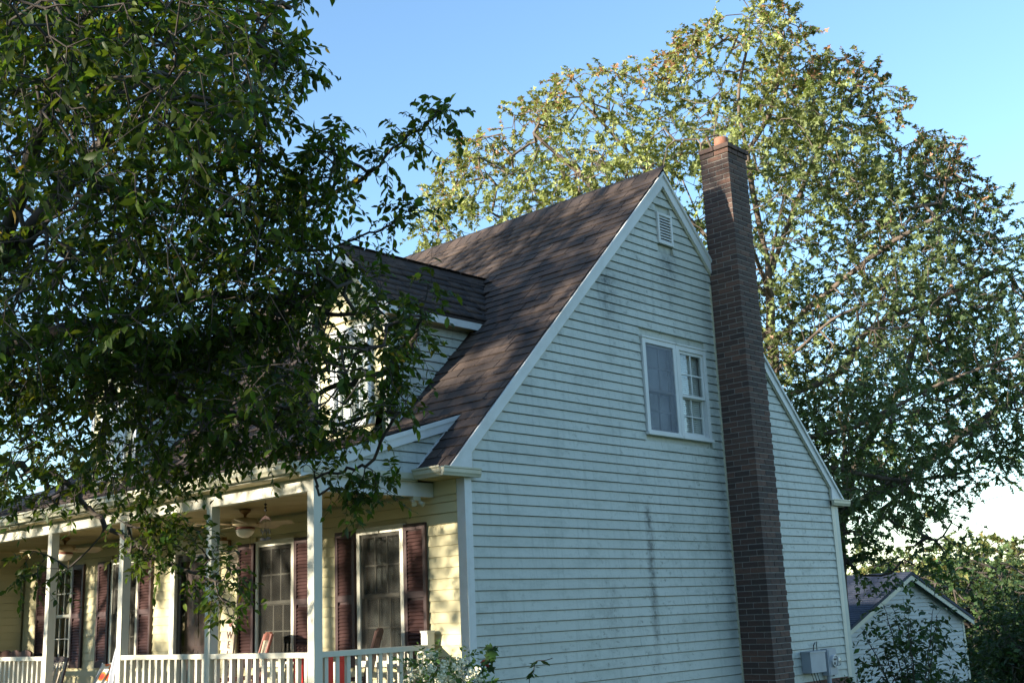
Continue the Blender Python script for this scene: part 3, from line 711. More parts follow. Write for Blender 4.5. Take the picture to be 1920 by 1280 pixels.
# dormers
def dormer(a, b):
    mid = (a + b) / 2; ov = 0.165
    d = MB()
    # core: two cheeks and the front with its window hole
    w0, w1, wz0, wz1 = mid - 0.33, mid + 0.33, 3.93, 5.0
    d.box(a + 0.001, w0, YD + 0.022, YD + 0.1, 3.5, 5.06).box(w1, b - 0.001, YD + 0.022, YD + 0.1, 3.5, 5.06).box(w0, w1, YD + 0.022, YD + 0.1, 3.5, wz0).box(w0, w1, YD + 0.022, YD + 0.1, wz1, 5.06)
    d.prism([(a + 0.001, YD + 0.022, 5.06), (b - 0.001, YD + 0.022, 5.06), (mid, YD + 0.022, 5.06 + (b - a) / 2 * 1.02)], (0, 0.09, 0))
    for xa, xb in ((b - 0.1, b - 0.022), (a + 0.022, a + 0.1)):
        d.prism([(xa, YD + 0.1, 3.5), (xa, YD + 0.1, 5.1), (xa, (5.1 - RZ0) / SL + 0.03, 5.1), (xa, 0.1, 3.5)], (xb - xa, 0, 0))
    w = d.build('dormer', 'siding_front', house); tag(w, 'gabled roof dormer with one sash window')
    MB().box(a, b, 1.25, 1.3, 3.6, 5.1).build('partition', 'room', w)
    z = 3.60
    while z < 5.75:
        z1 = z + EX + 0.004
        if z < 5.04:
            holes = [(w0 - 0.04, w1 + 0.04)] if z1 > wz0 - 0.03 and z < wz1 + 0.03 else []
            for p, q in spans(a + 0.055, b - 0.055, holes): lap(w, 'siding_board', (0, YD, 0), (1, 0, 0), (0, -1, 0), z, min(z1, 5.07), p, q, p, q, 'siding_front')
            for X, nx in ((b, 1), (a, -1)):
                e0, e1 = (z - RZ0) / SL - 0.012, (z1 - RZ0) / SL - 0.012
                if e0 > YD + 0.03: lap(w, 'siding_board', (X, 0, 0), (0, 1, 0), (nx, 0, 0), z, z1, YD + 0.001, e0, YD + 0.001, e1, 'siding')
        else:
            h0 = (b - a) / 2 - (z - 5.06) / 1.02; h1 = (b - a) / 2 - (z1 - 5.06) / 1.02
            if h1 > 0.02: lap(w, 'siding_board', (mid, YD, 0), (1, 0, 0), (0, -1, 0), z, z1, -h0, h0, -h1, h1, 'siding_front')
        z += EX
    for X0, X1 in ((b - 0.055, b + 0.02), (a - 0.02, a + 0.055)):
        MB().box(X0, X1, YD - 0.022, YD - 0.0005, 3.75, 5.06).build('corner_board', 'trim', w)
    ze = DR - (mid - (a - ov)) * 1.02                      # roof surface height at the eave
    r = MB(); yf = 0.15
    for sgn in (1, -1):
        xe = mid + sgn * ((b - a) / 2 + ov)
        pts = [(mid, yf, DR - 0.012), (xe, yf, ze - 0.012), (xe, (ze - RZ0) / SL + 0.02, ze - 0.012), (mid, (DR - RZ0) / SL + 0.02, DR - 0.012)]
        r.prism(pts, (0, 0, -0.03))
    ro = r.build('dormer_roof', 'shingle', house)
    V, F, base = [], [], 0
    for sgn in (1, -1):
        xe = mid + sgn * ((b - a) / 2 + ov)
        ln = math.hypot((b - a) / 2 + ov, DR - ze)
        S = np.array([-sgn * ((b - a) / 2 + ov), 0, DR - ze]) / ln
        U = np.array([0, sgn * 1.0, 0])
        wd = 2.45
        org = np.array([xe, yf - 0.01 if sgn > 0 else yf - 0.01 + wd, ze])
        cl = lambda c, w_: roof_z(c[1]) < c[2] + 0.03
        for Mx, w_, c in lay(org, U, S, wd, ln, cl): base = tri_add(V, F, Mx, w_, base)
    tag(link('shingles', fast_mesh('shingles', np.concatenate(V), F, 'shingle'), ro), kind='stuff')
    y = yf - 0.01; cm = MB(); cm.prism([(-0.11, 0, -0.108), (0, 0, 0.012), (0.11, 0, -0.108), (0.11, 0, -0.117), (0, 0, 0), (-0.11, 0, -0.117)], (0, 0.28, 0)); cmm = cm.mesh('ridge_cap', 'shingle')
    while y < 2.3: link('ridge_cap', cmm, ro, Matrix.Translation((mid, y, DR + 0.014)) @ Matrix.Rotation(0.03, 4, 'X')); y += 0.2
    for sgn in (1, -1):
        xe = mid + sgn * ((b - a) / 2 + ov); xw = mid + sgn * ((b - a) / 2)
        MB().box(xe - sgn * 0.018, xe - sgn * 0.002, yf + 0.012, (ze - RZ0) / SL - 0.05, ze - 0.125, ze - 0.02).build('fascia', 'trim', ro)
        MB().box(xw + sgn * 0.019, xe - sgn * 0.019, yf + 0.03, (ze - RZ0) / SL - 0.1, ze - 0.115, ze - 0.105).build('soffit', 'ceil', ro)
        # front rake with its boxed return
        MB().prism([(mid, yf, DR - 0.16), (mid, yf, DR - 0.013), (xe, yf, ze - 0.013), (xe, yf, ze - 0.126), (xw - sgn * 0.03, yf, ze - 0.126), (xw - sgn * 0.03, yf, ze + 0.02)], (0, 0.028, 0)).build('rake_board', 'trim', ro)
        MB().box(xw + sgn * 0.001, xe - sgn * 0.02, yf + 0.0285, YD - 0.002, ze - 0.104, ze - 0.06).build('eave_return', 'trim', ro)
    window(house, (w0 + 0.03, YD, wz0 + 0.02), (1, 0, 0), (0, -1, 0), w1 - w0 - 0.06, wz1 - wz0 - 0.06, 3, 2, None, True, 'trim', 0.05)
for a, b in DORM: dormer(a, b)

# --- gutters, cornice returns, downspout
def k_gutter(name, p0, p1, out, parent, mat='gutter', h=0.10, d=0.11):
    # profile swept from p0 to p1 (along the eave), 'out' away from the fascia
    p0, p1, out = np.asarray(p0, float), np.asarray(p1, float), np.asarray(out, float); Z = np.array([0, 0, 1.0])
    prof = [(0, 0), (0, -h), (0.62, -h), (0.70, -h * 0.82), (0.86, -h * 0.62), (0.88, -h * 0.25), (1.0, -h * 0.16), (1.0, 0), (0.93, 0), (0.93, -0.012), (0.06, -0.012), (0.06, 0)]
    return MB().prism([p0 + out * d * a + Z * b for a, b in prof], p1 - p0).build(name, mat, parent)
k_gutter('gutter', (XL - 0.35, -1.632, 3.235), (-0.34, -1.632, 3.235), (0, -1, 0), house)
MB().box(XL - 0.3, -0.36, -1.631, -1.612, 3.12, 3.222).build('fascia', 'trim_cream', house)
k_gutter('gutter', (-0.352, -0.25, 3.232), (0.02, -0.25, 3.232), (0, -1, 0), house, d=0.10, h=0.092)
k_gutter('gutter', (0.0505, -0.35, 3.2215), (0.0505, 0.14, 3.2215), (1, 0, 0), house, h=0.085, d=0.05)
MB().box(-0.352, 0.0505, -0.25, -0.02, 3.135, 3.150).build('soffit', 'ceil', house)
MB().box(-0.352, 0.0245, -0.2495, -0.235, 3.151, 3.222).build('fascia', 'trim_cream', house)
k_gutter('gutter', (0.02, D + 0.25, 3.232), (XL, D + 0.25, 3.232), (0, 1, 0), house)
k_gutter('gutter', (0.0505, D - 0.10, 3.2215), (0.0505, D + 0.37, 3.2215), (1, 0, 0), house, h=0.085, d=0.05)
MB().box(-0.4, 0.0505, D + 0.021, D + 0.25, 3.135, 3.150).build('soffit', 'ceil', house)
MB().box(-0.06, 0.022, D + 0.0225, D + 0.115, -0.3, 3.13).box(-0.062, 0.0235, D + 0.0215, D + 0.117, 2.2, 2.23).box(-0.062, 0.0235, D + 0.0215, D + 0.117, 1.1, 1.13).build('downspout', 'trim_grey', house)

# --- porch
PF, PXR = 0.78, -0.40
MB().box(XL, PXR + 0.02, -1.52, -0.03, 0.70, PF).build('porch_floor', 'deck', house)
MB().box(XL, PXR - 0.02, -1.46, -1.42, -0.2, 0.699).box(PXR - 0.06, PXR - 0.02, -1.42, -0.03, -0.2, 0.699).build('porch_skirt', 'trim_cream', house)
# ceiling boards
cb = MB().box(0.002, 0.1015, -1.36, -0.001, 0, 0.012).mesh('ceiling_board', 'ceil')
pc = MB().box(XL, PXR - 0.065, -1.36, -0.0005, 3.052, 3.07).build('porch_ceiling', 'ceil', house)
x = PXR - 0.17
while x > XL:
    link('ceiling_board', cb, pc).location = (x, 0, 3.036 + random.uniform(0, 0.003)); x -= 0.105
MB().box(XL - 0.3, PXR - 0.0, -1.452, -1.365, 2.992, 3.135).build('porch_beam', 'trim_cream', house)
MB().box(PXR - 0.06, PXR - 0.0015, -1.3645, -0.025, 2.99, 3.124).build('porch_beam', 'trim', house)
MB().box(XL - 0.3, PXR - 0.01, -1.61, -1.453, 3.115, 3.13).build('soffit', 'ceil', house)
MB().box(-0.398, -0.09, -0.030, -0.0185, 3.00, 3.134).build('frieze', 'siding_front', house)
POSTS = [-0.446, -2.035, -3.69, -5.335, -6.98, -8.6]
pm = MB().box(-0.045, 0.045, -0.045, 0.045, PF, 2.991).mesh('porch_post', 'trim_cream')
pt = MB().box(-0.058, 0.058, -0.058, 0.058, PF, PF + 0.12).mesh('post_base', 'trim_cream')
for x in POSTS:
    o = link('porch_post', pm, house); o.location = (x, -1.405, 0)
    link('post_base', pt, o)
balm = MB().box(-0.019, 0.019, -0.019, 0.019, 0.93, 1.581).mesh('baluster', 'trim_cream')
def railing(p0, p1):
    p0, p1 = np.asarray(p0, float), np.asarray(p1, float); L = np.linalg.norm(p1 - p0); t = (p1 - p0) / L; n = np.array([-t[1], t[0]])
    def bar(z0, z1, w):
        q = [np.array([*(p0 + n * w), z0]), np.array([*(p0 - n * w), z0]), np.array([*(p1 - n * w), z0]), np.array([*(p1 + n * w), z0])]
        return MB().prism(q, (0, 0, z1 - z0))
    r = bar(1.581, 1.627, 0.038).build('porch_railing', 'trim_cream', house)
    bar(0.885, 0.93, 0.028).build('bottom_rail', 'trim_cream', r)
    nb = int(L / 0.118)
    for i in range(nb):
        q = p0 + t * (L * (i + 0.5) / nb); link('baluster', balm, r).location = (q[0], q[1], 0)
for i in range(len(POSTS) - 1):
    if i == 2: continue                                   # the gap where the steps come up
    railing((POSTS[i] - 0.046, -1.405), (POSTS[i + 1] + 0.046, -1.405))
railing((-0.446, -1.359), (-0.446, -0.15))
MB().box(-0.49, -0.402, -0.149, -0.061, PF, 1.735).prism([(-0.496, -0.155, 1.735), (-0.396, -0.155, 1.735), (-0.396, -0.055, 1.735), (-0.496, -0.055, 1.735)], (0, 0, 0.02)).build('newel_post', 'trim_cream', house)
# bump-out closing the far end of the porch
bo = MB().box(XL - 1.5, XL - 0.042, -0.62, 0.0, 0.0, 3.05).build('wall', 'siding_front', house)
z = 0.80
while z < 3.0:
    lap(bo, 'siding_board', (XL - 0.02, 0, 0), (0, 1, 0), (1, 0, 0), z, z + EX + 0.004, -0.56, -0.03, -0.56, -0.03, 'siding_front'); z += EX
MB().box(XL - 0.09, XL + 0.004, -0.645, -0.56, 0.8, 3.05).build('corner_board', 'trim_cream', house)
# lower wing roof beyond the far gable
wr = MB()
wr.prism([(XL - 0.15, -1.0, 3.43), (XL - 6, -1.0, 3.43), (XL - 6, 3.2, 4.75), (XL - 0.15, 3.2, 4.75)], (0, 0, -0.06)).prism([(XL - 0.15, 7.2, 3.4), (XL - 6, 7.2, 3.4), (XL - 6, 3.201, 4.75), (XL - 0.15, 3.201, 4.75)], (0, 0, -0.06))
wr.build('wing_roof', 'shingle', house)
MB().box(XL - 6, XL - 0.02, 0.02, 7.0, -0.5, 3.3).build('wall', 'siding_front', house)

# ------------------------------------------------------------------ trees
def vnoise(P, scale, seed=0):               # smooth 3-D value noise in 0..1
    P = np.asarray(P, float) * scale + seed * 17.31
    i = np.floor(P).astype(np.int64); f = P - i; f = f * f * (3 - 2 * f)
    def h(a):
        n = (a[:, 0] * 73856093) ^ (a[:, 1] * 19349663) ^ (a[:, 2] * 83492791) ^ (seed * 2654435)
        n = (n ^ (n >> 13)) * 1274126177 & 0x7fffffff
        return ((n ^ (n >> 16)) & 0xffff) / 65535.0
    r = 0
    for dx in (0, 1):
        for dy in (0, 1):
            for dz in (0, 1):
                w = (f[:, 0] if dx else 1 - f[:, 0]) * (f[:, 1] if dy else 1 - f[:, 1]) * (f[:, 2] if dz else 1 - f[:, 2])
                r = r + w * h(i + np.array([dx, dy, dz]))
    return r
def unit(a): return a / (np.linalg.norm(a, axis=-1, keepdims=True) + 1e-9)
def in_poly(u, v, poly):
    poly = np.asarray(poly, float); n = len(poly); ins = np.zeros(len(u), bool)
    for i in range(n):
        x0, y0 = poly[i]; x1, y1 = poly[(i + 1) % n]
        c = ((y0 > v) != (y1 > v)) & (u < (x1 - x0) * (v - y0) / (y1 - y0 + 1e-12) + x0)
        ins ^= c
    return ins
def poly_dist(u, v, poly):
    poly = np.asarray(poly, float); n = len(poly); best = np.full(len(u), 1e9)
    P = np.stack([u, v], 1)
    for i in range(n):
        a, b = poly[i], poly[(i + 1) % n]; ab = b - a
        t = np.clip(((P - a) @ ab) / (ab @ ab + 1e-9), 0, 1)
        best = np.minimum(best, np.linalg.norm(P - a - t[:, None] * ab, axis=1))
    return best
def sample_poly(poly, n, rng):
    poly = np.asarray(poly, float); lo, hi = poly.min(0), poly.max(0); out_u, out_v = [], []
    got = 0
    while got < n:
        u = rng.uniform(lo[0], hi[0], n * 2); v = rng.uniform(lo[1], hi[1], n * 2); k = in_poly(u, v, poly)
        out_u.append(u[k]); out_v.append(v[k]); got += k.sum()
    return np.concatenate(out_u)[:n], np.concatenate(out_v)[:n]
def px3(u, v, d):
    u, v, d = np.asarray(u, float), np.asarray(v, float), np.asarray(d, float)
    return CAM + d[..., None] * (FWD + ((u - 960) / FPX)[..., None] * RGT + ((v - 640) / FPX)[..., None] * DWN)
def catmull(pts, sub):
    pts = [np.asarray(p, float) for p in pts]; P = [pts[0]] + pts + [pts[-1]]; out = []
    for i in range(1, len(P) - 2):
        for s in range(sub):
            t = s / sub; a, b, c, d = P[i - 1:i + 3]
            out.append(0.5 * (2 * b + (c - a) * t + (2 * a - 5 * b + 4 * c - d) * t * t + (3 * b - a - 3 * c + d) * t ** 3))
    out.append(pts[-1]); return out

def skeleton(limbs, att, rng, step=0.25, wob=0.12, sub=5, lift=0.1, maxd=1e9):
    # limbs: polylines; the first starts at the ground, the others join the nearest node so far
    pos, par = [], []
    for li, L in enumerate(limbs):
        c = catmull(L, sub)
        if li == 0: prev = -1; c2 = c
        else:
            q = np.array(pos); prev = int(np.argmin(((q - c[0]) ** 2).sum(1))); c2 = c[1:] if np.linalg.norm(q[prev] - c[0]) < 0.05 else c
        for p in c2:
            pos.append(p + rng.normal(0, 0.01, 3)); par.append(prev); prev = len(pos) - 1
    n0 = len(pos)
    cap = n0 + len(att) * 40
    A = np.zeros((cap, 3)); A[:n0] = pos; par = par + [0] * 0
    base = np.array(pos)
    d0 = np.concatenate([np.sqrt(((att[i:i + 400, None] - base[None]) ** 2).sum(2)).min(1) for i in range(0, len(att), 400)])
    order = np.argsort(d0); n = n0; tips = np.zeros(len(att), int)
    for ai in order:
        a = att[ai]
        d2 = ((A[:n] - a) ** 2).sum(1); i = int(np.argmin(d2)); d = math.sqrt(d2[i])
        if n + int(d / step) + 3 > cap: break
        if d > maxd: tips[ai] = -1; continue
        p = A[i]; pi = par[i]
        t = p - A[pi] if pi >= 0 else np.array([0, 0, 1.0]); t = t / (np.linalg.norm(t) + 1e-9)
        ctrl = p + t * d * 0.35 + np.array([0, 0, lift]) * d + rng.normal(0, wob, 3) * d
        m = max(1, int(math.ceil(d / step))); prev = i
        for s in range(1, m + 1):
            q = s / m; A[n] = (1 - q) ** 2 * p + 2 * q * (1 - q) * ctrl + q * q * a; par.append(prev); prev = n; n += 1
        tips[ai] = prev
    par = np.array(par[:n]); A = A[:n]; tips = tips[tips >= 0]
    cnt = np.zeros(n); np.add.at(cnt, tips, 1.0)
    for i in range(n - 1, 0, -1):
        if par[i] >= 0: cnt[par[i]] += cnt[i]
    # children always come after parents, so one pass is enough
    return A, par, np.maximum(cnt, 0.5), tips, n0
def tubes(A, par, R, mat, idx, sides=5, name='branches'):
    idx = np.asarray(idx); idx = idx[par[idx] >= 0]
    if len(idx) == 0: return None
    p0, p1 = A[par[idx]], A[idx]; r0, r1 = R[par[idx]], R[idx]
    r0 = np.minimum(r0, r1 * 1.6)
    t = unit(p1 - p0); ref = np.where(np.abs(t[:, 2:3]) < 0.9, np.array([[0, 0, 1.0]]), np.array([[1.0, 0, 0]]))
    a = unit(np.cross(t, ref)); b = np.cross(t, a)
    ang = np.arange(sides) * 2 * math.pi / sides
    ring = np.cos(ang)[None, :, None] * a[:, None] + np.sin(ang)[None, :, None] * b[:, None]
    V = np.concatenate([(p0 - t * r0[:, None] * 0.4)[:, None] + ring * r0[:, None, None], (p1 + t * r1[:, None] * 0.4)[:, None] + ring * r1[:, None, None]], 1).reshape(-1, 3)
    k = np.arange(sides); k2 = (k + 1) % sides
    q = np.stack([k, k2, k2 + sides, k + sides], 1)
    F = (q[None] + (np.arange(len(idx)) * 2 * sides)[:, None, None]).reshape(-1, 4)
    return fast_mesh(name, V, F, mat, smooth=True)
CHERRY = (np.array([[0, 0, 0], [0.28, 0.20, 0.05], [0.28, -0.20, 0.05], [0.62, 0.19, 0.02], [0.62, -0.19, 0.02], [1.0, 0.0, -0.14], [0.28, 0, 0], [0.62, 0, -0.03]]),
          np.array([[0, 6, 1], [0, 2, 6], [1, 6, 7], [1, 7, 3], [6, 2, 4], [6, 4, 7], [3, 7, 5], [7, 4, 5]]))
MAPLE = (np.array([[0, 0, 0], [0.25, 0.48, -0.05], [0.45, 0.19, 0.03], [1.0, 0, -0.10], [0.45, -0.19, 0.03], [0.25, -0.48, -0.05]]),
         np.array([[0, 2, 1], [0, 4, 2], [2, 4, 3], [0, 5, 4]]))
OVAL = (np.array([[0, 0, 0], [0.45, 0.26, 0.04], [1, 0, -0.08], [0.45, -0.26, 0.04]]), np.array([[0, 2, 1], [0, 3, 2]]))
def leaf_geo(tpl, B, ax, nr, L):
    T, I = tpl
    ax = unit(ax); sd = unit(np.cross(nr, ax)); nn = np.cross(ax, sd)
    V = B[:, None] + L[:, None, None] * (T[None, :, 0:1] * ax[:, None] + T[None, :, 1:2] * sd[:, None] + T[None, :, 2:3] * nn[:, None])
    F = (I[None] + (np.arange(len(B)) * len(T))[:, None, None]).reshape(-1, 3)
    return V.reshape(-1, 3), F
def shoots(tip, dirv, rng, n_leaf, length, lsize, droop=0.35, spread=1.0):
    # leaves set alternately along a short shoot at every tip; returns base, axis, normal, size, index of the shoot, shoot end
    n = len(tip); nl = np.maximum(2, rng.poisson(n_leaf, n)); S = np.repeat(np.arange(n), nl)
    pos = np.concatenate([np.linspace(0.08, 1.0, k) for k in nl]); side = np.concatenate([np.where(np.arange(k) % 2, 1.0, -1.0) for k in nl])
    Ln = length * rng.uniform(0.6, 1.3, n)
    d = unit(unit(dirv) + rng.normal(0, 0.35, (n, 3)))
    B = tip[S] + d[S] * (pos * Ln[S])[:, None]; B[:, 2] -= droop * (pos ** 2) * Ln[S] * 0.6
    ref = unit(rng.normal(0, 1, (n, 3)) * np.array([0.4, 0.4, 1.0]) + np.array([0, 0, 0.8]))
    sd = unit(np.cross(d, ref))[S] * side[:, None]
    ax = unit(d[S] * 0.55 + sd * spread + np.array([0, 0, -droop]) + rng.normal(0, 0.35, (len(S), 3)))
    nr = unit(np.array([0, 0, 1.0]) + rng.normal(0, 0.55, (len(S), 3)))
    L = lsize * rng.uniform(0.45, 1.25, len(S))
    end = tip + d * Ln[:, None]; end[:, 2] -= droop * Ln * 0.6
    return B, ax, nr, L, S, end
def tree(name, label, cat, limbs, att, rng, leaf, bark='bark', group=None, r_tip=0.004, r_pow=0.42, step=0.3, trunk_r=None, near=False, twig_min=0.0, sides=6, lift=0.1, wob=0.12, maxd=1e9):
    root = thing(name, label, cat, tuple(limbs[0][0]), group)
    org = np.asarray(limbs[0][0], float)
    A, par, cnt, tips, n0 = skeleton(limbs, att, rng, step, wob=wob, lift=lift, maxd=maxd)
    R = r_tip * cnt ** r_pow
    if trunk_r: R *= 1; R = R * np.interp(R, [0, R.max()], [1, trunk_r / R.max()])
    def put(nm, me, parent=root):
        return link(nm, me, parent, Matrix.Translation(tuple(-org)) if parent is root else None)
    thick = np.arange(n0); rest = np.arange(n0, len(A))
    put('trunk', tubes(A, par, R, bark, thick, 9 if near else 7, 'trunk'))
    rest = rest[R[rest] >= twig_min]
    if len(rest): tag(put('branches', tubes(A, par, R, bark, rest, 5 if near else 4)), kind='stuff')
    tp = A[tips]; dv = tp - A[np.maximum(par[tips], 0)]
    B, ax, nr, L, S, end = shoots(tp, dv, rng, leaf['n'], leaf['len'], leaf['size'], leaf.get('droop', 0.35))
    col = leaf['col'](B, S, tp, rng)
    return root, put, B, ax, nr, L, S, end, tp, col
def crown(put, tpl, B, ax, nr, L, col, mat='leaf', name='crown'):
    V, F = leaf_geo(tpl, B, ax, nr, L)
    return tag(put(name, fast_mesh(name, V, F, mat, np.repeat(col, len(tpl[0]), 0), smooth=False)), kind='stuff')
def colset(base, var, alt=None, p=0.0):
    base = np.asarray(base, float)
    def f(B, S, tp, rng):
        n = len(B); c = base * np.exp(rng.normal(0, var, (n, 1))) * (1 + rng.normal(0, 0.06, (n, 3)))
        c[:, 0] *= np.exp(rng.normal(0, 0.15, n))
        if alt is not None:
            k = rng.random(n) < p; c[k] = np.asarray(alt) * np.exp(rng.normal(0, 0.25, (k.sum(), 1)))
        return np.clip(c, 0.003, 0.6)
    return f

# --- the cherry in front of the porch
SUN_GAPS = [((-2.0, 0.28, 4.6), 0.8), ((-2.1, 0, 1.7), 0.40), ((-0.35, 0, 2.0), 0.22), ((-3.9, 0, 1.9), 0.3), ((-0.7, 1.0, 4.5), 0.35), ((-1.8, 2.9, 6.4), 0.3), ((-6.9, 0, 2.0), 0.3), ((-5.3, 0, 2.1), 0.3), ((-4.5, -1.75, 3.2), 0.3), ((-2.6, -1.4, 3.05), 0.2), (tuple(at(330, 1050, 7.2)), 0.5), (tuple(at(760, 260, 6.1)), 0.35), (tuple(at(250, 130, 5.6)), 0.5), (tuple(at(400, 850, 7.0)), 0.4)]
def open_gaps(P):                             # openings in the crowns through which the low sun reaches the house
    k = np.ones(len(P), bool)
    for c, r in SUN_GAPS:
        q = P - np.asarray(c); k &= np.linalg.norm(np.cross(q, SDIR), axis=1) > r
    return P[k]
def cherry_tree():
    rng = np.random.default_rng(11)
    T0 = np.array([-0.3, -6.05, float(ground_z(0, -6)) - 0.1])
    fork = T0 + np.array([0.1, 0.05, 2.0])
    L = [[T0, T0 + (0.02, 0.0, 0.9), fork, fork + (-0.2, 0.1, 1.2), fork + (-0.5, 0.0, 2.6), fork + (-0.6, 0.1, 4.2)],
         [fork, at(-420, 620, 6.4), at(-180, 560, 6.4), at(0, 490, 6.3), at(150, 318, 6.2), at(225, 245, 6.1), at(360, 215, 6.0), at(460, 215, 5.9)],
         [fork, at(-400, 760, 6.8), at(-150, 690, 7.0), at(72, 634, 7.0), at(175, 618, 7.0), at(250, 662, 6.9), at(328, 731, 6.8), at(400, 772, 6.7), at(500, 790, 6.6), at(640, 790, 6.4), at(740, 770, 6.2)],
         [fork, at(-380, 860, 7.6), at(-120, 770, 8.0), at(0, 770, 8.2), at(110, 792, 8.3), at(230, 830, 8.4), at(360, 850, 8.2)],
         [fork, at(-350, 900, 7.4), at(-120, 840, 7.7), at(0, 865, 7.8), at(62, 878, 7.7), at(120, 902, 7.6), at(160, 945, 7.5), at(205, 985, 7.4), at(240, 1012, 7.3), at(330, 1062, 7.2), at(400, 1090, 7.1), at(428, 1150, 7.0)],
         [at(150, 318, 6.2), at(260, 380, 6.4), at(420, 400, 6.5), at(560, 390, 6.4), at(680, 330, 6.2), at(740, 280, 6.1), at(800, 232, 6.0), at(845, 195, 6.0)],
         [at(420, 400, 6.5), at(560, 470, 6.4), at(690, 440, 6.3), at(745, 415, 6.2), at(795, 395, 6.2)],
         [at(500, 790, 6.6), at(640, 720, 6.4), at(730, 690, 6.2), at(775, 640, 6.1), at(795, 570, 6.1), at(812, 515, 6.1)],
         [at(175, 618, 7.0), at(340, 560, 6.7), at(520, 560, 6.5), at(640, 590, 6.3), at(740, 560, 6.2)],
         [at(0, 490, 6.3), at(60, 300, 5.8), at(120, 120, 5.4), at(200, -60, 5.2)],
         [at(225, 245, 6.1), at(330, 120, 5.8), at(450, 40, 5.6), at(560, 10, 5.5)],
         [at(740, 770, 6.2), at(700, 860, 6.3), at(640, 885, 6.4), at(590, 895, 6.4), at(600, 920, 6.4), at(665, 925, 6.4), at(690, 950, 6.4)],
         [fork + (-0.2, 0.1, 1.2), fork + (-1.5, -0.6, 2.2), fork + (-3.0, -0.6, 3.2)],
         [fork + (-0.2, 0.1, 1.2), fork + (-1.4, 0.9, 2.0), fork + (-2.8, 1.4, 2.9)],
         [fork + (-0.5, 0, 2.6), fork + (0.8, -1.0, 4.2), fork + (1.4, -1.2, 5.4)],
         [fork + (-0.5, 0, 2.6), fork + (-1.4, 1.0, 4.0), fork + (-2.0, 1.2, 5.4)]]
    PA = [(-80, -80), (600, -80), (560, 15), (530, 65), (590, 110), (570, 160), (530, 190), (490, 265), (525, 330), (590, 270), (635, 240), (655, 300), (640, 350), (590, 410), (630, 455), (640, 510), (580, 560), (480, 640), (300, 700), (-80, 760)]
    PB = [(-80, 690), (300, 640), (560, 540), (660, 500), (720, 520), (775, 575), (760, 640), (775, 700), (765, 770), (710, 805), (620, 830), (550, 850), (470, 845), (400, 880), (300, 925), (200, 950), (60, 970), (-80, 950)]
    PC = [(190, 955), (270, 955), (400, 990), (455, 1085), (440, 1175), (405, 1140), (330, 1085), (235, 1035)]
    PD = [(20, 1030), (140, 1030), (125, 1090), (30, 1090)]
    PE = [(570, 865), (715, 875), (745, 905), (690, 965), (640, 935), (600, 905)]
    pts = []
    for poly, n, dm, dsd in ((PA, 3700, lambda u, v: 5.3 + 1.1 * v / 600 + 0.0004 * (600 - u), 0.85), (PB, 1750, lambda u, v: 7.3 - 1.1 * np.clip(u / 800, 0, 1), 0.7), (PC, 125, lambda u, v: 7.15 + 0 * u, 0.2), (PD, 16, lambda u, v: 7.4 + 0 * u, 0.1), (PE, 44, lambda u, v: 6.35 + 0 * u, 0.15)):
        u, v = sample_poly(poly, n, rng); ed = poly_dist(u, v, poly)
        d = dm(u, v) + rng.normal(0, 1, n) * dsd * np.clip(ed / 90, 0.25, 1)
        P = px3(u, v, np.clip(d, 3.9, 9.2))
        if n > 200:
            w = vnoise(P, 1.6, 3)
            keep = rng.random(n) < np.clip(0.25 + 1.5 * w, 0, 1)
            keep &= ~((u > 600) & (u < 745) & (v > 530) & (v < 800) & (rng.random(n) < 0.5))   # thinner where the dormer shows through
            keep &= ~((u < 260) & (v > 760) & (rng.random(n) < 0.35))
            P = P[keep]
        pts.append(P)
    for Lq, n in ((L[5][2:], 56), (L[6][1:], 34), (L[7][2:], 32)):      # long leafy shoots against the sky
        c = np.array(catmull(Lq, 12)); pts.append(c[rng.integers(0, len(c), n)] + rng.normal(0, 0.035, (n, 3)))
    # the rest of the crown, up and to the side of the picture
    E = rng.normal(0, 1, (7000, 3)); E = E / np.linalg.norm(E, axis=1, keepdims=True) * (rng.random((7000, 1)) ** 0.4)
    E = E * np.array([4.1, 3.5, 3.1]) + np.array([-1.2, -5.9, 5.6])
    u, v, w = to_px(E)
    inside = (w > 0) & (u > -70) & (u < 2000) & (v > -70) & (v < 1340)
    E = E[(~inside) & (np.linalg.norm(E - CAM, axis=1) > 3.2) & (E[:, 1] < -2.2) & (rng.random(len(E)) < np.clip((vnoise(E, 1.15, 5) - 0.42) * 5, 0.02, 1))]
    pts.append(open_gaps(E)[:1900])
    att = np.concatenate(pts)
    def col(B, S, tp, rng):
        c = colset((0.050, 0.078, 0.014), 0.30, (0.22, 0.15, 0.03), 0.006)(B, S, tp, rng); return c
    root, put, B, ax, nr, Ls, S, end, tp, c = tree('cherry_tree', 'spreading green leafy tree overhanging the porch', 'tree', L, att, rng,
        dict(n=10, len=0.15, size=0.058, droop=0.5, col=col), 'bark', r_tip=0.0016, r_pow=0.40, step=0.14, trunk_r=0.13, near=True, lift=0.05, wob=0.06, maxd=0.5)
    # thin shoots that carry the leaves
    V0 = np.concatenate([tp, end]); P_ = np.concatenate([np.full(len(tp), -1), np.arange(len(tp))]); R_ = np.concatenate([np.full(len(tp), 0.0024), np.full(len(tp), 0.0012)])
    tag(put('twigs', tubes(V0, P_, R_, 'bark', np.arange(len(tp), 2 * len(tp)), 3)), kind='stuff')
    # the leaves that show largest are single objects
    u, v, w = to_px(B); ok = (w > 0) & (u > 0) & (u < 1920) & (v > 0) & (v < 1280)
    fr = np.where(ok, w / Ls, 1e9); big = np.argsort(fr)[:300]
    m = np.ones(len(B), bool); m[big] = False
    crown(put, CHERRY, B[m], ax[m], nr[m], Ls[m], c[m])
    T, I = CHERRY; var = []
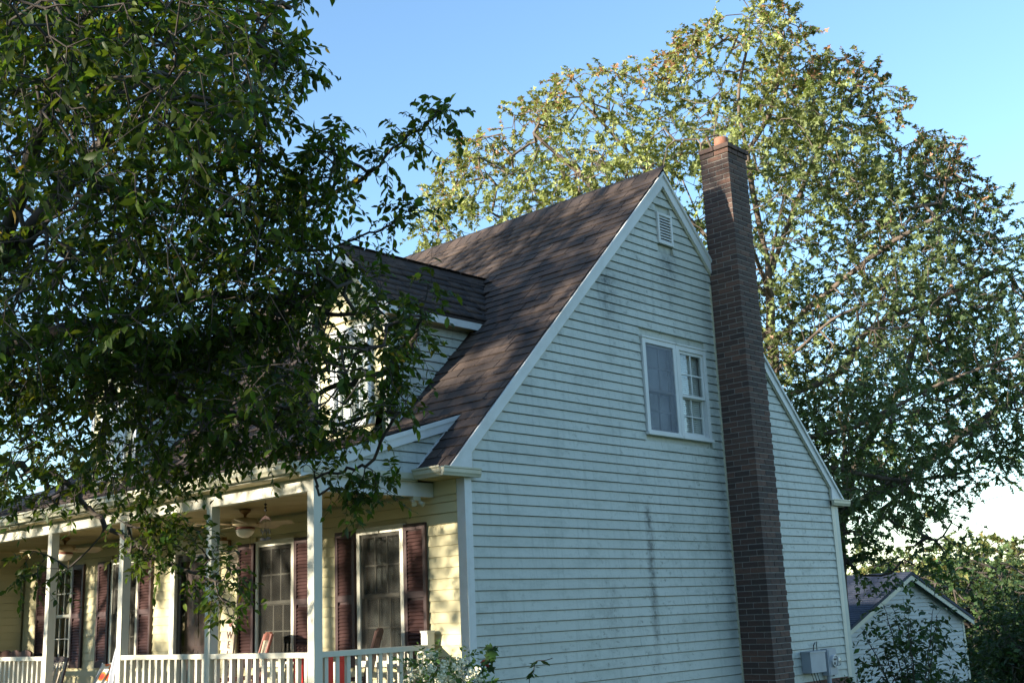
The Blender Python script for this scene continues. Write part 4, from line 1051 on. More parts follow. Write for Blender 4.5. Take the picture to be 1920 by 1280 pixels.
    for q in range(5):
        tint = np.array((0.050, 0.078, 0.014)) * (0.75 + 0.14 * q); var.append(fast_mesh('leaf', T, I, 'leaf', np.tile(tint, (len(T), 1))))
    org = np.asarray(L[0][0])
    for q, i in enumerate(big):
        a = ax[i] / np.linalg.norm(ax[i]); s_ = np.cross(nr[i], a); s_ /= np.linalg.norm(s_); n_ = np.cross(a, s_); p = B[i] - org; l = Ls[i]
        link('leaf', var[q % 5], root, Matrix(((a[0] * l, s_[0] * l, n_[0] * l, p[0]), (a[1] * l, s_[1] * l, n_[1] * l, p[1]), (a[2] * l, s_[2] * l, n_[2] * l, p[2]), (0, 0, 0, 1))))
cherry_tree()

def blob_points(c, r, n, rng, ns=0.6, seed=1, thr=0.25, shell=0.45):
    E = rng.normal(0, 1, (n * 4, 3)); E = E / np.linalg.norm(E, axis=1, keepdims=True) * (rng.random((n * 4, 1)) ** shell)
    E = E * np.asarray(r) * (0.8 + 0.4 * vnoise(E, 2.2, seed + 9))[:, None] + np.asarray(c)
    k = rng.random(len(E)) < np.clip((vnoise(E, ns, seed) - thr) * 2.2, 0.03, 1)
    return E[k][:n]
# a second tree of the same kind farther along the porch front, beyond the edge of the picture
def side_tree(x, y, h, r, seed, n, label, lsz=0.13, nm='cherry_tree', thr=0.3, lpt=9, ns=0.8):
    rng = np.random.default_rng(seed); z0 = float(ground_z(x, y)) - 0.1; B0 = np.array([x, y, z0])
    L = [[B0, B0 + (0, 0, 1.2), B0 + (0.1, 0, 2.4), B0 + (0.0, 0.1, h * 0.6), B0 + (0.1, 0, h * 0.85)]]
    for q in range(6):
        a = q * 1.05 + seed; L.append([B0 + (0.05, 0, 1.7 + 0.3 * q), B0 + (math.cos(a) * r * 0.4, math.sin(a) * r * 0.4, 2.6 + 0.4 * q), B0 + (math.cos(a) * r * 0.8, math.sin(a) * r * 0.8, 3.2 + 0.55 * q)])
    att = blob_points((x, y, z0 + h * 0.58), (r, r, h * 0.42), n, rng, ns, seed, thr)
    u, v, w = to_px(att); inside = (w > 0) & (u > -60) & (u < 1980) & (v > -60) & (v < 1340); att = open_gaps(att[~inside])
    root, put, B, ax, nr, Ls, S, end, tp, c = tree(nm, label, 'tree', L, att, rng, dict(n=lpt, len=lsz * 2.7, size=lsz, droop=0.5, col=colset((0.05, 0.09, 0.02), 0.25)), 'bark', r_tip=0.004, step=0.3, trunk_r=0.14)
    crown(put, CHERRY, B, ax, nr, Ls, c)
side_tree(-9.6, -7.6, 8.0, 3.6, 21, 700, 'leafy tree in front of the far end of the porch')
# the trees across the front yard that the low sun shines through
YARD = ((-1.2, -15.5, 10.0, 3.5, 'broad shade tree across the front yard opposite the gable end'), (-6.2, -15.0, 12.0, 3.5, 'broad shade tree across the front yard opposite the dormer'), (-11.8, -16.0, 10.6, 3.7, 'broad shade tree across the front yard opposite the front door'), (-17.9, -15.0, 11.5, 3.9, 'broad shade tree across the front yard beyond the porch end'), (-8.2, -20.5, 14.0, 3.6, 'tallest shade tree, set back behind the others across the front yard'))
for q, (x, y, h, r, lb) in enumerate(YARD):
    side_tree(x, y, h, r, 90 + q, {0: 760, 3: 1100}.get(q, 470), lb, 0.20, 'yard_tree', 0.25 if q == 3 else 0.43, 18, 0.85)

# --- unseen foliage belt added to block the low sky glow, out of the picture
def skyglow_blocker():
    rng = np.random.default_rng(95); P = []
    for (x0, y0, x1, y1, h, n) in ((-75, -40, 45, -40, 6.4, 5200), (45, -40, 55, 25, 8.5, 3600), (-75, -40, -60, 20, 8.0, 2600)):
        t = rng.random(n); x = x0 + (x1 - x0) * t + rng.normal(0, 1.6, n); y = y0 + (y1 - y0) * t + rng.normal(0, 1.6, n)
        hh = h * (0.72 + 0.5 * vnoise(np.stack([x, y, 0 * x], 1), 0.22, 7)); z = ground_z(x, y) + hh * rng.random(n) ** 0.8
        P.append(np.stack([x, y, z], 1))
    P = np.concatenate(P); n = len(P)
    V, F = leaf_geo(MAPLE, P, rng.normal(0, 1, (n, 3)), rng.normal(0, 1, (n, 3)) + np.array([0, 0, 0.6]), rng.uniform(0.9, 1.7, n))
    tag(link('skyglow_blocker', fast_mesh('skyglow_blocker', V, F, 'leaf_far', np.repeat(colset((0.05, 0.08, 0.025), 0.3)(P, None, None, rng), len(MAPLE[0]), 0))), 'unseen belt of foliage added around the lot to block sky glow', 'skyglow_blocker', kind='stuff')
skyglow_blocker()

# --- the big maple behind the house
def maple_tree():
    rng = np.random.default_rng(31); DP = 22.0
    P = lambda u, v, d=DP: at(u, v, d)
    b = P(1456, 1190); b[2] = float(ground_z(b[0], b[1])) - 0.2
    L = [[b, P(1456, 900), P(1450, 700), P(1442, 520), P(1425, 430), P(1400, 290), P(1385, 180), P(1405, 70)],
         [P(1442, 520), P(1490, 390), P(1545, 260), P(1610, 160)],
         [P(1450, 640), P(1560, 540, 21.5), P(1680, 450, 21), P(1790, 390, 20.8)],
         [P(1452, 750), P(1570, 700, 22.5), P(1640, 610, 22.8), P(1760, 560, 23), P(1900, 490, 23)],
         [P(1452, 830), P(1600, 800, 21.5), P(1760, 720, 21), P(1930, 660, 21)],
         [P(1452, 850), P(1580, 880, 22), P(1700, 900, 22.5), P(1840, 880, 23)],
         [P(1446, 560), P(1330, 450, 22.5), P(1210, 320, 23), P(1090, 190, 23)],
         [P(1448, 640), P(1290, 540, 22), P(1130, 370, 21.5), P(1000, 250, 21.3)],
         [P(1450, 680), P(1250, 560, 23), P(1010, 440, 23.5), P(840, 370, 23.6)],
         [P(1400, 290), P(1450, 190), P(1470, 60)], [P(1442, 520), P(1480, 330, 24.5), P(1530, 200, 25)], [P(1446, 560), P(1380, 380, 20), P(1300, 200, 19.6)],
         [P(1450, 700), P(1560, 600, 19.5), P(1660, 560, 18.8)], [P(1448, 640), P(1340, 480, 24.5), P(1250, 260, 25)]]
    OUT = [(780, 470), (800, 365), (865, 268), (950, 232), (1000, 168), (1090, 128), (1190, 135), (1245, 110), (1290, 60), (1350, 0), (1440, -15), (1485, 0), (1512, 60), (1500, 125), (1560, 100), (1650, 130), (1702, 180), (1690, 232), (1780, 258), (1830, 340), (1900, 378), (1990, 420), (2050, 600), (2020, 780), (1930, 870), (1840, 900), (1760, 960), (1640, 1000), (1540, 990), (1480, 840), (1380, 660), (1200, 560), (960, 520)]
    u, v = sample_poly(OUT, 11500, rng); ed = poly_dist(u, v, OUT)
    half = np.minimum(3.4, 0.35 + ed / FPX * DP * 1.2)
    d = DP + rng.uniform(-1, 1, len(u)) * half
    A = px3(u, v, d)
    w = vnoise(A, 0.62, 4); w2 = vnoise(A, 1.5, 6)
    dens = np.clip((w * 0.5 + w2 * 0.5 - 0.33) * 4.0, 0.10, 1)
    dens *= np.where(u < 1230, 0.8, 1.0)
    keep = rng.random(len(u)) < dens
    A = A[keep]; ed = ed[keep]
    def col(B, S, tp, rng):
        n = len(B); uu, vv, _ = to_px(B)
        lit_tint = np.clip(1.15 - (uu - 1250) / 620 - vv / 1500 + 0.5 * (vnoise(B, 0.5, 8) - 0.5), 0, 1)[:, None]
        c = (1 - lit_tint) * np.array([0.100, 0.140, 0.066]) + lit_tint * np.array([0.225, 0.255, 0.100])  # sunlight put into the leaf colour: upper left yellower and paler, lower right darker
        c = c * np.exp(rng.normal(0, 0.20, (n, 1))) * np.exp(rng.normal(0, 0.22, (len(tp), 1)))[S]
        red = np.clip(1 - ed[S] / 70, 0, 1) * np.clip(1.4 * vnoise(tp, 0.8, 12)[S] - 0.25, 0, 1) * (vv < 420)
        k = rng.random(n) < red * 0.5 + 0.008
        c[k] = np.array([0.38, 0.20, 0.13]) * np.exp(rng.normal(0, 0.25, (k.sum(), 1)))
        return np.clip(c, 0.004, 0.6)
    root, put, B, ax, nr, Ls, S, end, tp, c = tree('maple_tree', 'tall maple with yellowish leaves and red tips behind the house', 'tree', L, A, rng,
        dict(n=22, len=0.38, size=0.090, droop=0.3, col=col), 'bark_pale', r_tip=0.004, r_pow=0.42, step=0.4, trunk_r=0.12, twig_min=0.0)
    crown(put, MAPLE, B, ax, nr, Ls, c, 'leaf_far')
maple_tree()

# --- dark leafy tree between the maple and the garage
def dark_tree():
    rng = np.random.default_rng(41); DP = 27.0
    P = lambda u, v, d=DP: at(u, v, d)
    b = P(1572, 1190); b[2] = float(ground_z(b[0], b[1])) - 0.2
    L = [[b, P(1572, 1080), P(1576, 960), P(1620, 840), P(1690, 720), P(1720, 620)],
         [P(1576, 960), P(1720, 880), P(1820, 800), P(1930, 730)], [P(1574, 1000), P(1760, 960, 26), P(1880, 930, 25.5)], [P(1590, 920), P(1585, 840), P(1570, 760)], [P(1574, 1000), P(1700, 1000, 25), P(1790, 1010, 24.5)]]
    OUT = [(1560, 680), (1640, 600), (1760, 560), (1880, 600), (1990, 700), (1990, 840), (1900, 900), (1840, 960), (1780, 1060), (1640, 1085), (1540, 1060)]
    u, v = sample_poly(OUT, 950, rng); ed = poly_dist(u, v, OUT)
    A = px3(u, v, DP + rng.uniform(-1, 1, len(u)) * np.minimum(3.0, 0.4 + ed / FPX * DP))
    keep = rng.random(len(u)) < np.clip((vnoise(A, 0.55, 14) - 0.28) * 2.4, 0.02, 1)
    keep &= ~((v > 830) & (v < 1000) & (u > 1720) & (rng.random(len(u)) < 0.6))
    root, put, B, ax, nr, Ls, S, end, tp, c = tree('shade_tree', 'dark green tree rising above the garage roof', 'tree', L, A[keep], rng,
        dict(n=15, len=0.7, size=0.17, droop=0.3, col=colset((0.052, 0.088, 0.030), 0.25, (0.2, 0.17, 0.04), 0.03)), 'bark', r_tip=0.008, r_pow=0.4, step=0.5, trunk_r=0.2)
    crown(put, MAPLE, B, ax, nr, Ls, c, 'leaf_far')
dark_tree()

# --- trees of the wood beyond the garage
def wood_tree(u, vtop, depth, r, colr, seed, label, n=330, lsz=0.42):
    rng = np.random.default_rng(seed); t = at(u, vtop, depth); z0 = float(ground_z(t[0], t[1])); h = t[2] - z0
    B0 = np.array([t[0], t[1], z0 - 0.1])
    L = [[B0, B0 + (0.1, 0, h * 0.35), B0 + (0, 0.1, h * 0.65), B0 + (0.1, 0, h * 0.9)]]
    for q in range(4):
        a = q * 1.57 + seed; L.append([B0 + (0.05, 0, h * (0.3 + 0.1 * q)), B0 + (math.cos(a) * r * 0.6, math.sin(a) * r * 0.6, h * (0.45 + 0.12 * q))])
    att = blob_points((t[0], t[1], z0 + h * 0.56), (r, r, h * 0.46), n, rng, 0.5, seed, 0.22, 0.33)
    root, put, B, ax, nr, Ls, S, end, tp, c = tree('wood_tree', label, 'tree', L, att, rng, dict(n=26, len=lsz * 3.0, size=lsz, droop=0.25, col=colset(colr, 0.28)), 'bark', 'trees of the wood behind the garage', r_tip=0.015, step=1.2, trunk_r=0.22, twig_min=0.02)
    crown(put, MAPLE, B, ax, nr, Ls, c, 'leaf_far')
YG, MG, DG = (0.125, 0.14, 0.045), (0.070, 0.105, 0.035), (0.045, 0.075, 0.028)
WT = [(1915, 1000, 62, 6.0, YG, 'round yellow-green tree at the edge of the sunlit wood'), (1830, 1008, 70, 6.0, YG, 'yellow-green tree behind the garage gable'),
      (1985, 1010, 66, 6, MG, 'mid green tree next to the round yellow-green one'), (1760, 1030, 58, 5.0, MG, 'mid green tree rising beyond the garage peak'), (1690, 1040, 64, 6, MG, 'mid green tree above the garage ridge'),
      (1620, 1035, 56, 5.5, YG, 'yellowish tree between the house and the garage'), (1870, 1065, 42, 3.6, DG, 'dark green tree beside the garage eave'), (1950, 1075, 40, 3.4, DG, 'dark green tree at the foot of the sunlit wood')]
for q, (u, vt, d, r, c, lb) in enumerate(WT): wood_tree(u, vt, d, r, c, 50 + q, lb, 360 if d > 50 else 420, 0.29 if d > 50 else 0.19)

# --- shrubs
def shrub(name, label, u, vtop, depth, r, n, colr, seed, lsz=0.09, stems=7, mat='leaf_far', flare=1.0, lpt=9, poly=None):
    rng = np.random.default_rng(seed); t = at(u, vtop, depth); z0 = float(ground_z(t[0], t[1])); h = t[2] - z0; B0 = np.array([t[0], t[1], z0 - 0.05])
    L = [[B0, B0 + (0.02, 0, h * 0.3), B0 + (0.0, 0.03, h * 0.7), B0 + (0, 0, h * 0.95)]]; pts = []
    for q in range(stems):
        a = q * 2.4 + seed; rr = r * rng.uniform(0.45, 1.0) * flare; hh = h * rng.uniform(0.65, 0.98)
        ln = [B0 + (0, 0, 0.02), B0 + (math.cos(a) * rr * 0.35, math.sin(a) * rr * 0.35, hh * 0.45), B0 + (math.cos(a) * rr * 0.75, math.sin(a) * rr * 0.75, hh * 0.8), B0 + (math.cos(a) * rr, math.sin(a) * rr, hh)]
        L.append(ln); c = np.array(catmull(ln, 10))[8:]; pts.append(c[rng.integers(0, len(c), n // (stems * 2))] + rng.normal(0, 0.13 * r, (n // (stems * 2), 3)))
    pts.append(blob_points((B0[0], B0[1], z0 + h * 0.38), (r, r, h * 0.38), n // 2, rng, 1.2, seed, 0.2))
    root, put, B, ax, nr, Ls, S, end, tp, c = tree(name, label, 'shrub', L, np.concatenate(pts), rng, dict(n=lpt, len=lsz * 2.6, size=lsz, droop=0.35, col=colset(colr, 0.25)), 'bark', None, r_tip=0.003, step=0.25, trunk_r=0.03)
    crown(put, OVAL, B, ax, nr, Ls, c, mat, 'foliage'); return root, put
shrub('shrub', 'tall dark shrub with upright shoots growing before the garage', 1690, 1095, 17.0, 0.85, 360, (0.040, 0.070, 0.028), 71, 0.115, 9, lpt=7)
shrub('shrub', 'dark leafy shrub crowding the garage corner', 1893, 1075, 23.0, 1.0, 520, (0.040, 0.066, 0.026), 72, 0.14, 8)
shrub('shrub', 'broad dark shrub standing open to the bright road', 1960, 1080, 22.0, 1.3, 420, (0.045, 0.070, 0.028), 73, 0.14, 8)
shrub('shrub', 'low dark shrub at the foot of the tall one by the house corner', 1630, 1235, 15.5, 0.7, 300, (0.035, 0.06, 0.025), 74, 0.09, 6)
shrub('shrub', 'low dark shrub below the garage wall', 1770, 1240, 18.5, 1.0, 300, (0.035, 0.06, 0.025), 75, 0.11, 6)

# ------------------------------------------------------------------ garage, road
def garage():
    A = at(1693, 1072, 30.0); xg = A[0]; ya, za = A[1], A[2]
    hw, pit = 3.65, 0.345; ze = za - hw * pit; zb = float(ground_z(xg, ya)) - 0.6
    g = thing('garage', 'white clapboard garage with a blue-grey shingle roof', 'garage', (xg, ya, zb)); o = np.array([xg, ya, zb])
    def pt(name, mb, mat):
        q = mb.build(name, mat, g); q.matrix_local = Matrix.Translation(tuple(-o)); return q
    Y0, Y1 = ya - hw + 0.25, ya + hw - 0.25
    w = MB().prism([(xg, Y0, zb), (xg, Y1, zb), (xg, Y1, ze + 0.05), (xg, ya, za - 0.06), (xg, Y0, ze + 0.05)], (-7.0, 0, 0))
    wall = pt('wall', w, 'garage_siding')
    bd = MB(); z = zb
    while z < za - 0.15:
        h = min(hw - 0.25, (za - 0.1 - z) / pit); h1 = min(hw - 0.25, (za - 0.1 - z - EX) / pit)
        if h1 > 0.05: bd.add([(xg + 0.001, ya - h, z), (xg + 0.001, ya + h, z), (xg + 0.03, ya + h, z), (xg + 0.03, ya - h, z), (xg + 0.006, ya + h1, z + EX - 0.012), (xg + 0.006, ya - h1, z + EX - 0.012)], [(0, 3, 2, 1), (3, 5, 4, 2)])
        z += EX
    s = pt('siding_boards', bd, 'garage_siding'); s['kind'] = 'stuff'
    r = MB()
    for sg in (-1, 1):
        r.prism([(xg + 0.25, ya, za), (xg + 0.25, ya + sg * hw, ze), (xg - 7.2, ya + sg * hw, ze), (xg - 7.2, ya, za)], (0, 0, -0.07))
    pt('roof', r, 'asphalt_roof')
    rows = MB()
    for sg in (-1, 1):
        q = 0
        while q < 27:
            a, b = q / 27, (q + 1) / 27; y_a, y_b = ya + sg * hw * (1 - a), ya + sg * hw * (1 - b); z_a, z_b = ze + (za - ze) * a, ze + (za - ze) * b
            rows.add([(xg + 0.25, y_a, z_a + 0.016), (xg - 7.2, y_a, z_a + 0.016), (xg - 7.2, y_b, z_b + 0.004), (xg + 0.25, y_b, z_b + 0.004), (xg + 0.25, y_a, z_a + 0.001), (xg - 7.2, y_a, z_a + 0.001)], [(0, 3, 2, 1) if sg < 0 else (0, 1, 2, 3), (0, 1, 5, 4)]); q += 1
    pt('shingle_rows', rows, 'asphalt_roof')['kind'] = 'stuff'
    for sg in (-1, 1):
        pt('rake_board', MB().prism([(xg + 0.19, ya, za - 0.072), (xg + 0.19, ya + sg * hw, ze - 0.072), (xg + 0.19, ya + sg * hw, ze - 0.20), (xg + 0.19, ya, za - 0.20)], (0.03, 0, 0)), 'trim_grey')
        pt('corner_board', MB().box(xg + 0.004, xg + 0.03, ya + sg * (hw - 0.36), ya + sg * (hw - 0.245), zb, ze - 0.04), 'trim_grey')
garage()
rd = MB()
for i in range(20):
    x0, x1 = 4 + i * 6, 10 + i * 6
    rd.add([(x0, 46, float(ground_z(x0, 46)) + 0.12), (x1, 46, float(ground_z(x1, 46)) + 0.12), (x1, 58, float(ground_z(x1, 58)) + 0.12), (x0, 58, float(ground_z(x0, 58)) + 0.12)], [(0, 1, 2, 3)])
MT['road'] = simple('pale_road', (0.36, 0.31, 0.28), 0.9, 0.12, 1, 0.1)
tag(rd.build('road', 'road'), 'pale road beyond the garage', 'road', kind='structure')

# ------------------------------------------------------------------ electric meter on the gable
em = thing('electric_meter', 'grey electric meter socket with a round glass dial on the gable wall', 'meter', (0.018, 6.48, 0.93))
MB().box(0, 0.095, -0.115, 0.115, 0, 0.33).box(0.095, 0.10, -0.09, 0.09, 0.012, 0.318).build('socket_box', 'grey_metal', em)
dial = MB(); n = 20
for (r0, x0), (r1, x1) in (((0.078, 0.10), (0.078, 0.125)), ((0.078, 0.125), (0.066, 0.126))):
    ring0 = [(x0, 0.03 + r0 * math.cos(2 * math.pi * k / n), 0.175 + r0 * math.sin(2 * math.pi * k / n)) for k in range(n)]; ring1 = [(x1, 0.03 + r1 * math.cos(2 * math.pi * k / n), 0.175 + r1 * math.sin(2 * math.pi * k / n)) for k in range(n)]
    dial.add(ring0 + ring1, [(k, (k + 1) % n, n + (k + 1) % n, n + k) for k in range(n)])
dial.build('dial_ring', 'flash', em)
MB().prism([(0.105, 0.03 + 0.064 * math.cos(2 * math.pi * k / n), 0.175 + 0.064 * math.sin(2 * math.pi * k / n)) for k in range(n)], (0.012, 0, 0)).build('dial_face', 'trim', em)
MB().box(0.1175, 0.122, -0.005, 0.065, 0.185, 0.205).box(0.1175, 0.122, 0.0, 0.03, 0.13, 0.16).build('register', 'black', em)
gm = MB(); prof = [(0.066, 0.122), (0.066, 0.155), (0.058, 0.175), (0.03, 0.185)]
vs = [(x, 0.03 + r * math.cos(2 * math.pi * k / n), 0.175 + r * math.sin(2 * math.pi * k / n)) for r, x in prof for k in range(n)]
gm.add(vs, [(i * n + k, i * n + (k + 1) % n, (i + 1) * n + (k + 1) % n, (i + 1) * n + k) for i in range(3) for k in range(n)] + [tuple(range(3 * n, 4 * n))]).build('glass_cover', 'clear_glass', em, True)
MB().tube([(0.05, -0.05, 0.0), (0.05, -0.05, -0.9)], 0.03, 10).build('conduit', 'grey_metal', em)
ub = thing('utility_box', 'blue-grey utility box with loose cables beside the electric meter', 'utility box', (0.018, 6.05, 0.99))
MB().box(0, 0.13, -0.19, 0.19, 0, 0.24).build('case', 'grey_metal', ub)
MB().box(-0.0, 0.14, -0.2, 0.2, 0.241, 0.262).build('lid', 'grey_metal', ub)
for i in range(3):
    MB().tube([(0.06, -0.08 + 0.07 * i, 0), (0.07, -0.05 + 0.07 * i, -0.1), (0.05, 0.06 + 0.06 * i, -0.2), (0.03, 0.12, -0.42)], 0.006, 6).build('cable', 'black', ub)
MB().tube([(0.02, 0.10, 0.262), (0.03, 0.10, 0.33), (0.02, 0.16, 0.36)], 0.008, 6).tube([(0.02, 0.19, 0.262), (0.02, 0.2, 0.37)], 0.006, 6).build('wire_stub', 'black', ub)

# ------------------------------------------------------------------ things on the porch
def fan(x, y, label, rot):
    f = thing('ceiling_fan', label, 'ceiling fan', (x, y, 3.034))
    MB().tube_prof((0, 0, 0), [(0.06, 0.0), (0.06, -0.02), (0.02, -0.05), (0.014, -0.06), (0.014, -0.09)], 16, 0).build('mount', 'brass', f, True)
    MB().tube_prof((0, 0, -0.09), [(0.03, 0.01), (0.13, -0.005), (0.135, -0.05), (0.13, -0.075), (0.06, -0.10)], 20, 0).build('motor', 'fanblade', f, True)
    MB().tube_prof((0, 0, -0.185), [(0.05, 0.01), (0.10, 0.0), (0.103, -0.018), (0.09, -0.02)], 20, 0).build('light_collar', 'rockwood', f, True)
    MB().tube_prof((0, 0, -0.204), [(0.098, 0.0), (0.092, -0.03), (0.07, -0.06), (0.035, -0.078), (0.005, -0.082)], 20, 0).build('light_bowl', 'bowl', f, True)
    b = MB().prism([(0.16, -0.04, 0.012), (0.48, -0.055, 0.016), (0.52, -0.035, 0.012), (0.52, 0.035, -0.012), (0.48, 0.055, -0.016), (0.16, 0.045, -0.012)], (0, 0, 0.007)).mesh('blade', 'fanblade')
    ir = MB().box(0.10, 0.20, -0.014, 0.014, 0.0, 0.008).mesh('blade_arm', 'brass')
    for i in range(5):
        q = link('blade', b, f, Matrix.Translation((0, 0, -0.155)) @ Matrix.Rotation(rot + i * 2 * math.pi / 5, 4, 'Z')); link('blade_arm', ir, q)
    MB().tube([(0.05, 0.03, -0.20), (0.05, 0.03, -0.40)], 0.0018, 5).build('pull_chain', 'brass', f)
fan(-2.47, -0.75, 'pale ceiling fan with a bowl light hanging near the wind chime', 0.55)
fan(-6.40, -0.75, 'pale ceiling fan with a bowl light hanging at the far end of the porch', 0.5)
# wind chime
c = on(498, 948, 1, -1.15)
wc = thing('wind_chime', 'dark wind chime of small figures hanging from the porch ceiling', 'wind chime', (c[0], c[1], 3.03))
MB().tube([(0, 0, 0), (0, 0, -0.30)], 0.0015, 5).build('cord', 'black', wc)
for i, zz in enumerate((-0.045, -0.075, -0.10)): MB().tube_prof((0, 0, zz), [(0.004, 0.013), (0.014, 0.005), (0.014, -0.005), (0.004, -0.013)], 10, 0).build('bead', 'black', wc)
MB().prism([(-0.10, -0.004, -0.205), (-0.05, -0.004, -0.165), (0, -0.004, -0.15), (0.05, -0.004, -0.165), (0.10, -0.004, -0.205), (0.05, -0.004, -0.19), (0, -0.004, -0.178), (-0.05, -0.004, -0.19)], (0, 0.008, 0)).build('bird_top', 'darkwood', wc)
for i in range(6):
    x = -0.07 + 0.028 * i; MB().tube([(x, 0, -0.185), (x, 0, -0.27 - 0.02 * (i % 2))], 0.001, 4).prism([(x - 0.008, -0.003, -0.285 - 0.02 * (i % 2)), (x, -0.003, -0.265 - 0.02 * (i % 2)), (x + 0.008, -0.003, -0.285 - 0.02 * (i % 2)), (x, -0.003, -0.315 - 0.02 * (i % 2))], (0, 0.006, 0)).build('chime', 'black', wc)
MB().prism([(-0.09, -0.004, -0.375), (-0.06, -0.004, -0.352), (-0.02, -0.004, -0.358), (0, -0.004, -0.372), (0.03, -0.004, -0.35), (0.07, -0.004, -0.355), (0.09, -0.004, -0.375), (0.04, -0.004, -0.385), (-0.04, -0.004, -0.385)], (0, 0.008, 0)).build('sail', 'black', wc)
# wall plaque and lantern beside the door
c = on(440, 1050, 1, -0.03)
pq = MB(); n = 8
pq.prism([(c[0] + 0.10 * math.cos(math.pi / 8 + k * math.pi / 4), -0.020, c[2] + 0.10 * math.sin(math.pi / 8 + k * math.pi / 4)) for k in range(n)], (0, -0.015, 0))
for k in range(24):
    a = k * 2 * math.pi / 24; pq.tube([(c[0] + 0.085 * math.cos(a), -0.04, c[2] + 0.085 * math.sin(a)), (c[0] + 0.11 * math.cos(a + 0.25), -0.05, c[2] + 0.11 * math.sin(a + 0.25))], 0.012, 5)
q = pq.build('wall_wreath', 'tanwood'); tag(q, 'small round dried wreath on the wall beside the front door', 'wreath')
c = on(424, 1022, 1, -0.06)
ln = thing('wall_lantern', 'small brown lantern mounted on the wall by the front door', 'lantern', (c[0], -0.02, c[2] - 0.1))
MB().box(-0.04, 0.04, -0.012, 0.0, 0.02, 0.16).box(-0.012, 0.012, -0.05, -0.012, 0.08, 0.10).build('bracket', 'brass', ln)
MB().prism([(-0.05, -0.13, 0.15), (0.05, -0.13, 0.15), (0.05, -0.03, 0.15), (-0.05, -0.03, 0.15)], (0, 0, 0.012)).prism([(-0.03, -0.11, 0.162), (0.03, -0.11, 0.162), (0.03, -0.05, 0.162), (-0.03, -0.05, 0.162)], (0, 0, 0.03)).build('cap', 'brass', ln)
MB().box(-0.038, 0.038, -0.118, -0.042, 0.02, 0.149).build('glass_box', 'bowl', ln)
# security light under the side beam
sl = thing('security_light', 'small twin security light fixed under the porch side beam', 'light', (-0.43, -0.24, 2.985))
MB().box(-0.03, 0.03, -0.045, 0.045, -0.035, 0.004).build('base', 'gutter', sl)
for s_ in (-1, 1): MB().tube([(0, s_ * 0.03, -0.03), (0.02, s_ * 0.045, -0.05), (0.055, s_ * 0.06, -0.075)], [0.012, 0.018, 0.026], 10).build('lamp_head', 'gutter', sl)
# leaning sign with its letters
def text_mesh(txt, size):
    cu = bpy.data.curves.new('letter', 'FONT'); cu.body = txt; cu.size = size; cu.extrude = 0.003; cu.align_x = 'CENTER'
    o = bpy.data.objects.new('letter_tmp', cu); COL.objects.link(o); dg = bpy.context.evaluated_depsgraph_get()
    me = bpy.data.meshes.new_from_object(o.evaluated_get(dg)); bpy.data.objects.remove(o); bpy.data.curves.remove(cu); me.materials.clear(); me.materials.append(MT['darkwood']); return me
c = on(424, 1158, 1, -0.16)
ws = thing('welcome_sign', 'tall narrow weathered board lettered downwards, leaning by the door', 'sign', (c[0], -0.20, PF))
ws.rotation_euler = (math.radians(-6), 0, 0)
hs = float(c[2] - PF)
MB().box(-0.085, 0.085, -0.012, 0.012, 0, hs).build('board', 'tanwood', ws)
hb = MB(); hb.prism([(0.032 * math.cos(k * math.pi / 6), -0.020, hs - 0.06 + 0.032 * math.sin(k * math.pi / 6)) for k in range(12)], (0, 0.0075, 0)); hb.build('badge', 'rockwood', ws)
for i, ch in enumerate('WELCOME'):
    me = text_mesh(ch, 0.115); link('letter', me, ws, Matrix.Translation((0, -0.015, hs - 0.22 - i * 0.105)) @ Matrix.Rotation(math.pi / 2, 4, 'X'))
# rocking chairs
def rocker(loc, rz, label, frame, slat, w=0.5, sc=0.88):
    t = thing('rocking_chair', label, 'rocking chair', loc, None, rz); t.scale = (sc, sc, sc)
    h = w / 2
    for s_ in (-1, 1):
        MB().tube([(s_ * h, -0.42, 0.07), (s_ * h, -0.2, 0.02), (s_ * h, 0.05, 0.012), (s_ * h, 0.3, 0.04), (s_ * h, 0.5, 0.11)], 0.018, 6).build('rocker', frame, t)
        MB().tube([(s_ * h, -0.2, 0.02), (s_ * h, -0.22, 0.62)], 0.019, 6).build('leg', frame, t)
        MB().tube([(s_ * h, 0.2, 0.03), (s_ * h, 0.22, 0.42), (s_ * h, 0.30, 0.8), (s_ * h, 0.40, 1.13)], 0.019, 6).build('back_post', frame, t)
        MB().prism([(s_ * h - 0.035, -0.3, 0.62), (s_ * h + 0.035, -0.3, 0.62), (s_ * h + 0.03, 0.28, 0.64), (s_ * h - 0.03, 0.28, 0.64)], (0, 0, 0.02)).build('arm', frame, t)
    for i in range(6): MB().box(-h + 0.02, h - 0.02, -0.24 + i * 0.078, -0.172 + i * 0.078, 0.40 - i * 0.006, 0.418 - i * 0.006).build('seat_slat', slat, t)
    for i in range(6):
        x = -h + 0.055 + i * (w - 0.11) / 5
        MB().prism([(x - 0.021, 0.225, 0.44), (x + 0.021, 0.225, 0.44), (x + 0.023, 0.385, 1.09), (x - 0.023, 0.385, 1.09)], (0, 0.012, 0)).build('back_slat', slat, t)
    MB().prism([(-h - 0.01, 0.37, 1.06), (h + 0.01, 0.37, 1.06), (h + 0.01, 0.385, 1.12), (h * 0.5, 0.39, 1.155), (-h * 0.5, 0.39, 1.155), (-h - 0.01, 0.385, 1.12)], (0, 0.028, 0)).build('top_rail', frame, t)
    MB().tube([(-h, -0.21, 0.3), (h, -0.21, 0.3)], 0.012, 6).build('stretcher', frame, t)
c = on(463, 1182, 1, -0.55); rocker((c[0] - 0.12, -0.62, PF), -0.45, 'red-brown rocking chair with pale back slats beside the leaning sign', 'rockwood', 'tanwood')
